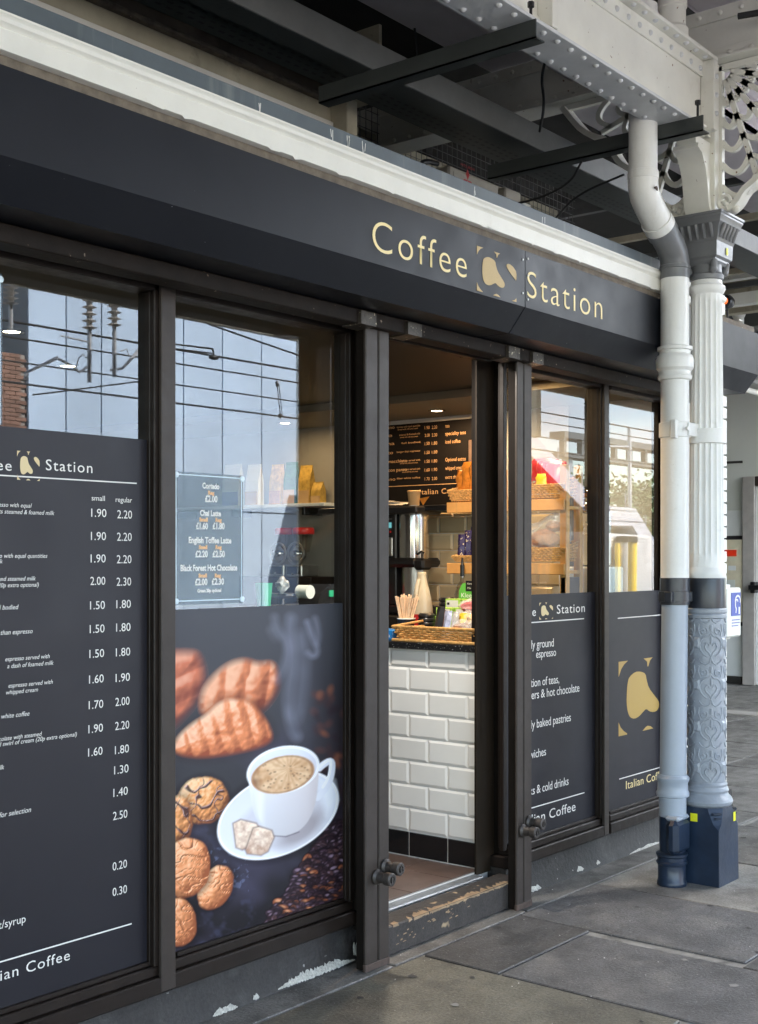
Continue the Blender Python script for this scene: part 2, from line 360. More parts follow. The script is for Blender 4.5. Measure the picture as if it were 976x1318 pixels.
M['platform'] = mat('platform_paving', (.2, .185, .16), .75, var=.2, vs=1.2, bump=.3, stain=(.14, .13, .115), stain_s=1.4, stain_t=.5)
M['tarmac'] = mat('far_platform_tarmac', (.3, .28, .25), .8, var=.1, vs=1)
M['greywall'] = mat('pale_greygreen_wall', (.68, .71, .68), .55, var=.05, vs=1.2)
M['greywall2'] = mat('pale_wall_panel', (.78, .81, .82), .45, var=.05, vs=1.2)
M['darkclad_shade'] = mat('dark_cladding_and_shade', (.03, .028, .026), .6)
M['porcelain'] = mat('insulator_porcelain', (.45, .42, .38), .3)
M['galv'] = mat('galvanised_steel', (.5, .5, .5), .4, metal=.5)
M['whitebrick'] = mat('white_painted_brick', (.74, .73, .69), .45, var=.06, bump=.3, bs=30, rand=.05)
M['acbox'] = mat('ac_casing', (.46, .42, .34), .5, var=.08, vs=5)
M['led'] = mat('led_display', (.05, .01, .0), .4, emit=(1, .05, .02), estr=.06)
M['lcd'] = mat('lcd_display', (.1, .3, .33), .3, emit=(.15, .5, .55), estr=.12)
M['signal'] = mat('signal_lamp', (.6, .12, .03), .4, emit=(1, .16, .04), estr=.25)
M['lamp'] = mat('downlight_lens', (.9, .85, .7), .4, emit=(1, .82, .55), estr=9)
M['film_navy'] = mat('tinted_film', (.20, .29, .36), .3, alpha=.36)
M['pearl'] = mat('pale_blue_print', (.72, .85, .92), .4, var=.03)
M['signblue'] = mat('sign_blue', (.05, .09, .42), .4, var=.03)
M['bottleglass'] = mat('dark_bottle', (.02, .03, .015), .08, var=.1)
M['greencup'] = mat('green_cup', (.03, .42, .2), .4)

# ------------------------------------------------------------------ ground and platform
MB().add([(-900, -900, -1.0), (1500, -900, -1.0), (1500, 1200, -1.0), (-900, 1200, -1.0)], [(0, 1, 2, 3)]).build('ground', M['ballast'], kind='structure', smooth=0)
pave = MB().box(-14, 60, -3.2, 24, -.95, -.008).build('pavement', M['mortar'], kind='structure', smooth=0)
rnd = random.Random(4)
def slab(x0, x1, y0, y1, dz=0, m=None, label=None):
    g = .0065
    return MB().box(x0 + g, x1 - g, y0 + g, y1 - g, -.05, dz, bev=.004).build('paving_slab', m or M['stone'], pave, label=label, smooth=0)
slab(2.2, 3.87, 3.03, 3.26, -.001); slab(3.87, 4.84, 3.03, 3.26, .001); slab(4.84, 7.6, 3.03, 3.26, .0)
slab(4.04, 4.76, 2.66, 3.03, .002, M['stone_dark']); slab(4.04, 4.70, 1.5, 2.66, .001, M['stone_grey']); slab(2.95, 4.04, 1.9, 3.03, 0, M['stone_olive'])
slab(1.9, 2.95, 1.9, 3.03, .001)
rd = random.Random(21); q_ = []
for k in range(26): q_.append((rd.uniform(3.0, 7.0), rd.uniform(1.7, 3.0), rd.uniform(.008, .02)))
_gum = q_
slab(4.76, 5.46, 1.97, 3.03, .002, M['stone_grey']); slab(5.46, 6.3, 1.97, 3.03, 0, M['stone_light']); slab(6.3, 7.2, 1.97, 3.03, .001)
slab(4.70, 5.3, 1.0, 1.97, 0, M['stone_dark'])
for i in range(9):
    x0 = 5.3 + i * .78
    slab(x0, x0 + .78, 1.0, 1.97, rnd.uniform(-.001, .002))
for i in range(11):
    x0 = 7.2 + i * .8
    slab(x0, x0 + .8, 1.97, 3.0, rnd.uniform(-.001, .002)); slab(x0 + .4, x0 + 1.2, 3.0, 4.0, rnd.uniform(-.001, .002))
    slab(x0, x0 + .8, 4.0, 5.0, rnd.uniform(-.001, .002)); slab(x0 + .4, x0 + 1.2, 5.0, 6.2, rnd.uniform(-.001, .002))
for i in range(6):
    for j in range(5):
        x0 = -1.5 + i * .9 + (j % 2) * .4; y0 = -2.1 + j * .8
        if x0 + .9 < 4.0: slab(x0, x0 + .9, y0, y0 + .8, rnd.uniform(-.001, .002))
for i in range(8): slab(4.04 + i * .8, 4.84 + i * .8, -.1, 1.0, rnd.uniform(-.001, .002)) if i else slab(4.1, 4.84, -.1, .99)
MB().box(-14, 60, -3.22, -2.7, -.05, .012, bev=.005).build('platform_edge', mat('platform_edge_paint', (.6, .58, .52), .7), kind='structure')
far = MB().box(-20, 90, -24, -7.4, -.95, 0).build('far_platform', M['tarmac'], kind='structure', smooth=0)

# trodden gum and a few scraps on the slabs
M['gum'] = mat('trodden_gum', (.05, .047, .045), .7); M['gumlight'] = mat('pale_trodden_gum', (.26, .25, .23), .7)
for mm, off in (('gum', 0), ('gumlight', 1)):
    q = MB()
    for i, (gx, gy, gr) in enumerate(_gum):
        if i % 3 == 0 and off or i % 3 and not off:
            n_ = 9; q.add([(gx + gr * (1 + .25 * math.sin(3 * k + i)) * math.cos(6.283 * k / n_), gy + gr * (1 + .25 * math.cos(2 * k + i)) * math.sin(6.283 * k / n_), .0032 + i * .00002) for k in range(n_)], [tuple(range(n_))])
    q.build('trodden_gum', M[mm], None, kind='stuff', smooth=0)
q = MB(); rd = random.Random(31)
for i in range(60):
    gx, gy = rd.uniform(3.3, 6.8), rd.uniform(2.0, 3.18); a = rd.uniform(.002, .007)
    q.add([(gx, gy, .0036), (gx + a, gy + a * .3, .0036), (gx + a * .8, gy + a, .0045), (gx - a * .2, gy + a * .7, .0036)], [(0, 1, 2, 3)])
q.build('litter_crumbs', M['print_white'], None, kind='stuff', smooth=0)

# ------------------------------------------------------------------ the shop
shop = thing('coffee_shop', 'dark fronted railway platform coffee shop with gold lettered fascia', 'shop', (3.8, 3.24, 0))
# riser and sills
rs = MB(); rs.prism([(3.21, .145), (3.40, .145), (3.40, 0), (3.18, 0), (3.20, .05)], 'yz', 1.2, 3.87)
rs.build('riser', M['concrete'], shop)
rs = MB(); rs.prism([(3.21, .145), (3.40, .145), (3.40, 0), (3.18, 0), (3.20, .05)], 'yz', 4.93, 7.52)
rs.build('riser', M['concrete'], shop)
# crumbling pale plaster low on the riser
rd = random.Random(7)
def patch(x0, x1, n, zlo, zhi, seed):
    q = MB(); r_ = random.Random(seed); top = []; bot = []
    for i in range(n + 1):
        x = x0 + (x1 - x0) * i / n; e = min(i, n - i) / n * 4; e = min(1, e)
        top.append((x, zlo + (zhi - zlo) * e * r_.uniform(.5, 1.0))); bot.append((x, zlo - .003 - .008 * e * r_.random()))
    vs = [(x, 3.20 - (.05 - z) * .4 - .003 if z < .05 else 3.20 + (z - .05) * .1 - .003, z) for x, z in top] + \
         [(x, 3.18 + max(z, .001) * .4 - .003, max(z, .002)) for x, z in bot]
    k = n + 1
    q.add(vs, [(i, i + 1, k + i + 1, k + i) for i in range(n)]); return q.build('plaster_patch', M['efflor'], shop, smooth=0)
patch(3.36, 3.80, 60, .012, .040, 1); patch(3.03, 3.15, 24, .008, .026, 2); patch(3.23, 3.262, 8, .012, .026, 3); patch(2.87, 2.9, 8, .008, .016, 5); patch(3.80, 3.85, 10, .03, .075, 15)
patch(5.55, 5.62, 8, .02, .04, 8); patch(5.75, 5.79, 6, .02, .035, 9); patch(5.1, 5.2, 8, .01, .03, 10); patch(6.1, 6.5, 14, .004, .018, 11)

PY = 3.24                       # glass plane
def window(x0, x1, zmid, pane_label, vinyl, zt=2.49, zb=.25):
    f = MB()
    f.box(x0 - .06, x1 + .06, 3.185, 3.30, .145, .20, .004)             # sill
    f.box(x0 - .03, x1 + .03, 3.205, 3.27, .201, .235, .004)
    xa = x0 * 3.20 / 3.24; xb = x0 * 3.222 / 3.24
    f.box(xa - .03, xa - .001, 3.20, 3.221, .236, 2.515, .002); f.box(xb - .02, xb, 3.222, 3.26, .236, 2.515, .002)
    f.box(x1 + .002, x1 + .03, 3.20, 3.285, .236, 2.515, .003)
    f.box(x1, x1 + .012, 3.222, 3.26, .236, 2.49, .002)
    f.box(x0 - .0, x1 + .0, 3.222, 3.26, .236, .25, .002)
    f.box(x0 - .03, x1 + .03, 3.20, 3.285, 2.491, 2.53, .003)
    fr = f.build('window_frame', M['frame'], shop)
    x0 = xb
    g = MB().box(x0, x1, 3.243, 3.249, zb, zt).build('window_pane', M['glass'], shop, label=pane_label, smooth=0)
    p = MB().box(x0, x1, 3.236, 3.2425, zb, zmid).build('window_graphic', vinyl, shop, smooth=0) if vinyl else None
    return fr, g, p
W1 = (1.35, 2.78); W2 = (2.905, 3.79); W3 = (4.99, 5.825); W4 = (5.967, 6.60)
_, _, g1 = window(*W1, 1.995, 'clear pane above the price list', M['menu'])
_, _, _ = window(*W2, 1.421, 'clear pane above the coffee cup picture', None)
_, _, g3 = window(*W3, 1.421, 'clear pane above the snack lettering', M['menu'])
_, _, g4 = window(*W4, 1.415, 'clear pane beside the drainpipe', M['menu'])
g1['label'] = 'dark price list panel with white lettering'; g3['label'] = 'dark graphic panel listing teas and pastries'; g4['label'] = 'dark graphic panel with large gold emblem'
for a, b, c_ in ((2.812, 2.83, 3.222), (5.857, 5.875, 3.222)):
    MB().box(a, b, c_, 3.30, .145, 2.54, .003).build('mullion', M['frame'], shop)
MB().box(2.798, 2.862, 3.182, 3.199, .15, 2.535, .003).build('mullion_cover', M['post'], shop)
MB().box(5.832, 5.882, 3.182, 3.199, .15, 2.535, .003).build('mullion_cover', M['post'], shop)
# deep reveals beside the doorway
q = MB(); q.box(3.822, 3.86, 3.16, 3.30, .12, 2.54, .003); q.box(3.862, 3.90, 3.19, 3.30, .12, 2.54, .003); q.box(3.902, 3.925, 3.22, 3.30, .12, 2.54, .003)
q.build('door_jamb', M['jamb'], shop)
MB().box(4.815, 4.958, 3.294, 3.2995, .125, 2.54).build('door_jamb', M['jambpanel'], shop, smooth=0)
q = MB(); q.box(4.815, 4.99, 3.30, 3.306, .125, 2.54); q.box(4.87, 4.99, 3.307, 3.36, .125, 2.54); q.box(4.961, 4.985, 3.25, 3.298, .125, 2.54, .003)
q.build('door_jamb', M['jamb'], shop)
# riser ends by the door
MB().box(3.86, 4.96, 3.12, 3.25, 0, .12, .006).build('door_step', M['stepwood'], shop)
q = MB(); r_ = random.Random(3)
for i in range(46):
    x = 3.9 + i * .0205 + r_.uniform(-.008, .008); wd = r_.uniform(.02, .06); z = .1185 if r_.random() < .8 else .11
    if .2 < (i / 46) < .95 or r_.random() < .4:
        ey = i * .00003
        q.add([(x, 3.1195 - ey, .119 - r_.uniform(.001, .012)), (x + wd, 3.1195 - ey, .119 - r_.uniform(.001, .010)), (x + wd * .8, 3.1195 - ey, .1204), (x, 3.1195 - ey, .1204)], [(0, 1, 2, 3)])
        ez = .1207 + i * .00003; q.add([(x, 3.1205, ez), (x + wd, 3.1205, ez), (x + wd * 1.1, 3.1205 + r_.uniform(.006, .05), ez), (x + wd * .3, 3.1205 + r_.uniform(.006, .03), ez)], [(0, 1, 2, 3)])
for i in range(26):
    x = r_.uniform(3.98, 4.5); z = .045 + (x - 3.98) * .06 + r_.uniform(-.014, .03); fy = 3.1175 - i * .00004; wd = r_.uniform(.004, .028); h = r_.uniform(.003, .009)
    q.add([(x, fy, z), (x + wd, fy, z + h * .3), (x + wd * .7, fy, z + h), (x + wd * .1, fy, z + h * .8)], [(0, 1, 2, 3)])
q.build('worn_patch', M['barewood'], shop, smooth=0, kind='stuff')
q = MB(); q.box(3.87, 4.81, 3.252, 3.315, .12, .128, .002)
for i in range(5): q.box(3.87, 4.81, 3.258 + i * .011, 3.264 + i * .011, .128, .1305)
q.build('threshold_strip', M['alu'], shop)
# header
MB().box(1.0, 6.95, 3.03, 3.12, 2.487, 2.543, .004).build('header_rail', M['rail'], shop)
MB().box(1.0, 6.95, 3.122, 3.31, 2.532, 2.60, .003).build('door_head', M['frame'], shop)
MB().box(3.93, 4.81, 3.20, 3.24, 2.50, 2.531, .003).build('door_head', M['frame'], shop)
# shutter guide posts with bolts
def shutter_post(a, b, s, zb=0):
    q = MB(); q.box(a, s - .004, 3.065, 3.080, .004, 2.523, .004); q.box(s + .004, b, 3.065, 3.080, .004, 2.515, .004)
    o = q.build('shutter_post', M['post'], shop)
    MB().box(a + .006, b - .006, 3.081, 3.118, .004, 2.51).build('channel', M['jamb'], o, smooth=0)  # post sides coloured dark for the shade behind the front plate
    MB().box(a - .002, b + .002, 3.0635, 3.0805, .0, .03, .003).build('rusty_foot', M['rust'], o)
    MB().box(a - .004, b + .02, 3.055, 3.12, 2.50, 2.53, .004).build('post_cap', M['rail'], o)
    for k, x in enumerate((s - .018, s + .036)):
        z = .36 + .03 * k
        t = MB(); t.lathe([(.001, 3.064), (.030, 3.064), (.031, 3.055), (.022, 3.046), (.020, 3.02), (.026, 3.012), (.026, 2.985), (.022, 2.982), (.014, 2.982), (.013, 2.99), (.001, 2.991)], x, 0, 18, 'y', z)
        t.box(x - .004, x + .004, 2.981, 2.99, z - .012, z + .012)
        t.build('bolt_knob', M['iron'], o)
    return o
shutter_post(3.728, 3.873, 3.806); shutter_post(4.806, 4.93, 4.862)
for x0, x1, y0 in ((3.64, 3.73, 3.0), (3.93, 4.02, 3.0), (4.66, 4.75, 3.0), (4.86, 4.95, 3.0)):
    q = MB(); q.prism([(y0 + .015, 2.485), (y0 + .015, 2.535), (y0 + .11, 2.535), (y0 + .11, 2.48)], 'yz', x0, x1); q.build('shutter_bracket', M['bracket'], shop)

# fascia: face, chamfer and underside
def fascia(x0, x1):
    q = MB(); q.prism([(2.80, 2.88), (2.80, 2.645), (2.88, 2.545), (3.20, 2.545), (3.20, 2.88)], 'yz', x0, x1)
    return q.build('fascia_panel', M['fascia'], shop, smooth=0)
fa = fascia(.2, 4.448); fb = fascia(4.453, 6.935)
for x, z in ((4.43, 2.84), (4.43, 2.70), (4.47, 2.85), (4.47, 2.78), (4.47, 2.68)):
    MB().lathe([(.005, 2.7995), (.005, 2.797), (.002, 2.796)], x, 0, 8, 'y', z).build('screw', M['steel'], fa if x < 4.45 else fb)
MB().box(.2, 6.93, 2.822, 2.90, 2.881, 2.918).build('weathered_board', M['board'], shop, smooth=0)
# gutter moulding: face with beads, slightly torn lower edge
q = MB(); prof = [(2.800, 2.915), (2.794, 2.917), (2.794, 2.972), (2.799, 2.976), (2.796, 2.981), (2.787, 2.988), (2.784, 2.998), (2.787, 3.008), (2.795, 3.014), (2.795, 3.02), (2.90, 3.02), (2.90, 2.915)]
q.prism(prof, 'yz', .2, 6.46); q.build('gutter_moulding', M['gutter'], shop, smooth=25)
q = MB(); r_ = random.Random(12)
for i in range(20):
    x = 2.4 + i * .228 + r_.uniform(-.1, .1); wd = r_.uniform(.015, .12)
    q.add([(x, 2.7935, 2.921), (x + wd, 2.7935, 2.921), (x + wd * .8, 2.7935, 2.917 - r_.uniform(0, .006)), (x + wd * .3, 2.7935, 2.917 - r_.uniform(0, .010))], [(0, 1, 2, 3)])
q.build('flaking_paint_edge', M['gutter'], shop, smooth=0, kind='stuff')
q = MB(); q.box(.2, 6.42, 2.832, 2.852, 3.021, 3.088, .002); q.box(.2, 6.42, 2.852, 7.0, 3.06, 3.085)
q.build('roof_flashing', M['flash'], shop, smooth=0)
q = MB(); r_ = random.Random(5)
for (px_, n_) in ((332, 3), (428, 2), (448, 4), (468, 3), (700, 2), (610, 2)):
    X0, Z0 = atY(px_, 250, 2.832)
    for k in range(n_):
        x = X0 + r_.uniform(-.012, .012); z1 = 3.08 - r_.uniform(0, .02); z0 = z1 - r_.uniform(.015, .05); d = r_.uniform(-.006, .006)
        q.add([(x, 2.8315, z1), (x + .0035, 2.8315, z1), (x + .003 + d, 2.8315, z0), (x + d, 2.8315, z0 - .004)], [(0, 1, 2, 3)])
q.build('bird_dropping', M['cardwhite'], shop, smooth=0, kind='stuff')

# emblem: gold blob and slivers of a square
def emblem(parent, X0, X1, Z0, Z1, Y, m, cut=None):
    shapes = [
     [(.175, .225), (.275, .165), (.375, .175), (.455, .215), (.47, .30), (.51, .42), (.60, .53), (.68, .62), (.70, .69), (.67, .755), (.60, .775), (.52, .75), (.465, .70), (.40, .745), (.34, .79), (.265, .81), (.19, .78), (.15, .70), (.13, .57), (.135, .41), (.15, .29)],
     [(.735, .23), (.76, .18), (.82, .165), (.89, .19), (.95, .24), (1, .30), (1, .52), (.94, .46), (.86, .39), (.78, .31)],
     [(0, 0), (.155, 0), (.09, .045), (.045, .10), (.015, .17), (0, .205)],
     [(.42, 0), (.58, 0), (.53, .04), (.50, .12), (.485, .115), (.48, .05)],
     [(0, .81), (.03, .88), (.08, .94), (.14, .985), (.14, 1), (0, 1)],
     [(.40, 1), (.46, .955), (.49, .945), (.54, .96), (.59, 1)],
     [(.88, 1), (.95, .965), (1, .91), (1, 1)]]
    q = MB()
    for s in shapes:
        if len(s) > 8:      # round the outline
            for _ in range(1):
                s = [p for i in range(len(s)) for p in ((s[i][0] * .75 + s[(i + 1) % len(s)][0] * .25, s[i][1] * .75 + s[(i + 1) % len(s)][1] * .25), (s[i][0] * .25 + s[(i + 1) % len(s)][0] * .75, s[i][1] * .25 + s[(i + 1) % len(s)][1] * .75))]
        pts = [(X0 + (X1 - X0) * u, Z1 - (Z1 - Z0) * v) for u, v in s]
        q.add([(x, Y, z) for x, z in pts], [tuple(range(len(pts)))])
    return q.build('emblem', m, parent, smooth=0)
YF = 2.7985
a0 = atY(479.5, 326, YF)[0]; a1 = atY(601, 356, YF)[0]
text('Coffee', M['print_cream'], fa, ('Y', YF), a0, a1, 2.690, .112, sp=1.18, thin=-.0015, res=6)
emblem(fa, atY(614, 350, YF)[0], atY(665, 350, YF)[0], 2.655, 2.832, YF, M['print_gold'])
text('Station', M['print_cream'], fb, ('Y', YF), atY(679, 360, YF)[0], atY(775.5, 380, YF)[0], 2.690, .112, sp=1.18, thin=-.0015, res=6)

# lettering on the window graphics
YG = 3.2350
def T(par, body, x0, x1, y, cap_px, m=M['print_white'], base='L', **k):
    """x0..x1 bearings of the line ends, y its base line"""
    X0 = atY(x0, y, YG)[0] if x0 is not None else None; X1 = atY(x1, y, YG)[0] if x1 is not None else None
    xr = x0 if x0 is not None else x1
    Z = atY(xr, y, YG)[1]; a, b, v = ray(xr, y); sc_ = YG / b / F
    return text(body, m, par, ('Y', YG), X0, X1, Z, cap_px * sc_, **k)
def rule(par, xa, ya, xb, th=.004, m=M['print_white']):
    X0, Z0 = atY(xa, ya, YG); X1 = atY(xb, ya, YG)[0]
    MB().add([(X0, YG, Z0), (X1, YG, Z0), (X1, YG, Z0 + th), (X0, YG, Z0 + th)], [(0, 1, 2, 3)]).build('rule', m, par, smooth=0)
T(g1, 'Coffee', -48, 15, 602, 14, sp=1.15); T(g1, 'Station', 59, 119, 605, 14, sp=1.15)
ex0, ez1 = atY(22, 580, YG); ex1, _ = atY(51, 585, YG)
emblem(g1, ex0, ex1, ez1 - .088, ez1, YG, M['print_gold2'])
rule(g1, -60, 609, 176)
T(g1, 'small', 118, 135, 644, 6.6); T(g1, 'regular', 149, 170, 646, 6.6)
rows = [(665, 667, '1.90', '2.20'), (695, 696, '1.90', '2.20'), (724, 725, '1.90', '2.20'), (753, 754, '2.00', '2.30'), (784.5, 783, '1.50', '1.80'),
        (815, 813, '1.50', '1.80'), (847, 845, '1.50', '1.80'), (880, 878, '1.60', '1.90'), (913, 909, '1.70', '2.00'), (944, 940, '1.90', '2.20'), (974, 971, '1.60', '1.80')]
for ya, yb, p, q_ in rows:
    k = (ya - 665) / 309
    T(g1, p, 117.5 - 4 * k, 137 - 5 * k, ya, 10.5); T(g1, q_, 151 - 3 * k, 170 - 4 * k, yb, 10.5)
for y, p, x in ((997, '1.30', 147), (1026, '1.40', 146), (1056, '2.50', 145.5), (1121, '0.20', 145), (1154, '0.30', 145)): T(g1, p, x, x + 18.5, y, 10.5)
it = dict(shear=.25)
for body, xr, y, cp in (('espresso with equal', 41, 653.5, 5), ('parts steamed & foamed milk', 70, 663, 5), ('espresso with equal quantities', 61, 718, 5), ('of milk', 3.5, 725, 5),
                        ('espresso and steamed milk', 46, 747, 5), ('(20p extra optional)', 50, 755, 5), ('full bodied', 24, 784, 5.5), ('longer than espresso', 42, 815, 5.5),
                        ('espresso served with', 64, 847, 5), ('a dash of foamed milk', 69, 855.5, 5), ('espresso served with', 68, 880, 5), ('whipped cream', 49, 890, 5), ('filter white coffee', 38, 921, 5.5),
                        ('hot chocolate with steamed', 54, 947, 5), ('milk and swirl of cream (20p extra optional)', 99, 947.5, 5), ('with milk', 5.5, 990, 5.5), ('please ask for selection', 40, 1045, 6), ('flavoured shot/syrup', 33, 1187, 10)):
    wd = len(body) * cp * .44 * (1.0 if xr > 60 else 1)
    # sit each line on its own perspective-free baseline
    T(g1, body, None, xr, y, cp * 1.08 if cp < 7 else cp, **(it if cp < 7 else {}))
rule(g1, -60, 1208 + 49, 169.5, .0045)
T(g1, 'Italian Coffee', -30, 90, 1272, 14, sp=1.12)
# window 3
T(g3, 'Coffee', 656.5, 690, 795, 11.5, sp=1.1); T(g3, 'Station', 717, 753, 790, 11.5, sp=1.12)
ex0, ez1 = atY(694.5, 776, YG); ex1, _ = atY(712, 776, YG); emblem(g3, ex0, ex1, ez1 - .082, ez1, YG, M['print_gold2'])
rule(g3, 655, 804.3, 752, .005)
for body, x1, y, cp in (('freshly ground', 713, 833, 10.5), ('espresso', 716, 845, 10), ('a selection of teas,', 720, 880, 10.5), ('infusers & hot chocolate', 746, 891, 10.5), ('freshly baked pastries', 735, 929, 10.5), ('sandwiches', 703, 973, 10.5), ('snacks & cold drinks', 732, 1011, 10.5)):
    T(g3, body, None, x1, y - 1.0, cp, sp=.96)
rule(g3, 655, 1049.5, 752.5, .005); T(g3, 'Italian Coffee', 670.5, 741, 1065.3, 12.5, sp=1.05)
# window 4
rule(g4, 795.5, 796.5, 870, .005); rule(g4, 797.5, 1003.5, 872, .005)
ex0, ez1 = atY(796.5, 852, YG); ex1, _ = atY(870, 852, YG); ez0 = atY(796.5, 948, YG)[1]
emblem(g4, ex0, ex1, ez0, ez1, YG, M['print_gold'])
T(g4, 'Italian Coffee', 806, 857, 1016, 10.5, m=M['print_cream'], sp=1.05)

# ---- picture of coffee and croissants, a flat print painted vertex by vertex
def poster():
    x0, x1 = W2; z0, z1 = .25, 1.421; nx, nz_ = 250, 400
    gx = np.linspace(x0, x1, nx); gz = np.linspace(z0, z1, nz_)
    X, Z = np.meshgrid(gx, gz)
    Y = 3.2355
    zc = cc * X + ss * Y; rr = ss * X - cc * Y
    px = CX + F * rr / zc; py = HY - F * (Z - EYE) / zc            # artwork is laid out in the survey's bearings
    rng = np.random.default_rng(3)
    def srgb(*c): 
        c = np.array(c) / 255.; return np.where(c < .04045, c / 12.92, ((c + .055) / 1.055) ** 2.4)
    def vnoise(sx, sy, seed, ox=0):
        r = np.random.default_rng(seed); g = r.random((64, 64))
        u = (px + 1000 + ox) / sx; v = py / sy
        iu = np.floor(u).astype(int); iv = np.floor(v).astype(int); fu = u - iu; fv = v - iv
        fu = fu * fu * (3 - 2 * fu); fv = fv * fv * (3 - 2 * fv)
        G = lambda a, b: g[a % 64, b % 64]
        return (G(iu, iv) * (1 - fu) + G(iu + 1, iv) * fu) * (1 - fv) + (G(iu, iv + 1) * (1 - fu) + G(iu + 1, iv + 1) * fu) * fv
    def fb(s, seed): return .5 * vnoise(s, s, seed) + .3 * vnoise(s / 2, s / 2, seed + 1) + .2 * vnoise(s / 4, s / 4, seed + 2)
    col = np.zeros(X.shape + (3,))
    def lay(a, c):
        nonlocal col
        a = np.clip(a, 0, 1)[..., None]; c = np.asarray(c); col = col * (1 - a) + c * a
    def sm(d, soft): return np.clip(.5 - d / soft, 0, 1)
    def poly(pts, soft=2):      # signed distance to polygon
        P = np.array(pts, float); d = np.full(px.shape, 1e9); ins = np.zeros(px.shape, bool)
        for i in range(len(P)):
            a, b = P[i], P[(i + 1) % len(P)]; e = b - a
            t = np.clip(((px - a[0]) * e[0] + (py - a[1]) * e[1]) / (e @ e + 1e-9), 0, 1)
            d = np.minimum(d, np.hypot(px - a[0] - t * e[0], py - a[1] - t * e[1]))
            c1 = (a[1] > py) != (b[1] > py)
            with np.errstate(divide='ignore', invalid='ignore'):
                xi = (b[0] - a[0]) * (py - a[1]) / (b[1] - a[1] + 1e-12) + a[0]
            ins ^= c1 & (px < xi)
        return np.where(ins, -d, d)
    def ell(cx, cy, a, b, ang):
        t = math.radians(ang); u = (px - cx) * math.cos(t) + (py - cy) * math.sin(t); v = -(px - cx) * math.sin(t) + (py - cy) * math.cos(t)
        return (np.hypot(u / a, v / b) - 1) * min(a, b), u / a, v / b
    def line(pts, wd, soft=1.5):
        d = np.full(px.shape, 1e9)
        for i in range(len(pts) - 1):
            a, b = np.array(pts[i], float), np.array(pts[i + 1], float); e = b - a
            t = np.clip(((px - a[0]) * e[0] + (py - a[1]) * e[1]) / (e @ e + 1e-9), 0, 1)
            d = np.minimum(d, np.hypot(px - a[0] - t * e[0], py - a[1] - t * e[1]))
        return sm(d - wd, soft)
    def smooth(pts, n=2, closed=True):
        for _ in range(n):
            m_ = len(pts); r_ = []
            for i in range(m_ if closed else m_ - 1):
                a, b = pts[i], pts[(i + 1) % m_]; r_ += [(a[0] * .75 + b[0] * .25, a[1] * .75 + b[1] * .25), (a[0] * .25 + b[0] * .75, a[1] * .25 + b[1] * .75)]
            pts = r_
        return pts
    # background
    t = np.clip((py - 780) / 420, 0, 1)[..., None]
    col = srgb(72, 73, 80) * (1 - t) + srgb(28, 25, 30) * t
    n1 = fb(60, 11); lay(np.clip((n1 - .45) * 2.2, 0, .7) * (py > 930) * np.clip((py - 930) / 40, 0, 1), srgb(72, 68, 88))
    lay(np.clip((px - 400) / 60, 0, .75) * np.clip((py - 800) / 120, 0, 1), srgb(46, 36, 42))
    n2 = fb(16, 21); lay(np.clip((n2 - .55) * 3, 0, .55) * ((px > 205) & (px < 330) & (py > 1060)), srgb(66, 66, 88))
    n4 = fb(6, 91); lay(np.clip((n4 - .6) * 5, 0, .4) * ((px > 250) & (px < 320) & (py > 1090) & (py < 1150)), srgb(120, 130, 165))
    # blurred beans at the upper right
    for i in range(60):
        cx = rng.uniform(385, 442); cy = rng.uniform(880, 1040); 
        if cx < 400 + (cy - 880) * .05: continue
        d, u, v = ell(cx, cy, rng.uniform(4, 7), rng.uniform(3, 5), rng.uniform(0, 180)); c = srgb(*[(70, 48, 50), (95, 62, 58), (150, 92, 68), (52, 38, 45)][rng.choice(4, p=[.4, .25, .1, .25])])
        lay(sm(d, 5) * .55, c)
    # pastry and biscuits, painted as domes lit from the upper left
    hx = (px[:, 1:] - px[:, :-1]).mean(); hy = (py[1:] - py[:-1]).mean()
    def organic(d, R_, detail, base, light, dark, soft, k=1.0, spec=.0):
        dep = np.clip(-d, 0, R_) / R_
        h = R_ * .75 * np.sqrt(np.clip(1 - (1 - dep) ** 2, 0, 1)) + detail
        gy, gx_ = np.gradient(h, hy, hx)
        nrm = np.sqrt(1 + gx_ ** 2 + gy ** 2); lam = (.58 + .50 * gx_ + .62 * gy * 1.0) / nrm     # light from the upper left
        lam = np.clip(.5 + (lam - .5) * k, 0, 1.15)
        t1 = np.clip(lam / .55, 0, 1)[..., None]; t2 = np.clip((lam - .55) / .5, 0, 1)[..., None]
        c = np.array(dark) * (1 - t1) + np.array(base) * t1; c = c * (1 - t2) + np.array(light) * t2
        lay(sm(d + soft * .35, soft), c)
    def seg(ax, ay, ang, wl, seed, amp):       # rolled lobes across a croissant
        t = ((px - ax) * math.cos(ang) + (py - ay) * math.sin(ang) + 6 * (fb(24, seed) - .5)) / wl
        f = t - np.floor(t); return amp * (.5 - .5 * np.cos(2 * math.pi * f)) ** .75
    O, LI, DK = srgb(216, 130, 90), srgb(255, 216, 184), srgb(128, 62, 44)
    grain = lambda s_, sd, a_: a_ * (fb(s_, sd) - .5)
    d = poly(smooth([(196, 836), (235, 834), (258, 836), (266, 855), (268, 880), (256, 905), (240, 925), (222, 942), (196, 955)]))
    organic(d, 34, seg(205, 850, 1.1, 30, 31, 4.5) + grain(26, 33, 9), srgb(206, 118, 88), srgb(250, 200, 172), srgb(120, 60, 50), 14, .62)
    d = poly(smooth([(254, 915), (256, 890), (268, 872), (285, 856), (300, 848), (318, 845), (332, 851), (350, 848), (360, 858), (363, 885), (350, 908), (330, 925), (290, 930), (262, 925)]))
    organic(d, 30, seg(262, 900, .15, 26, 41, 6) + grain(24, 43, 10), O, LI, DK, 11, .68)
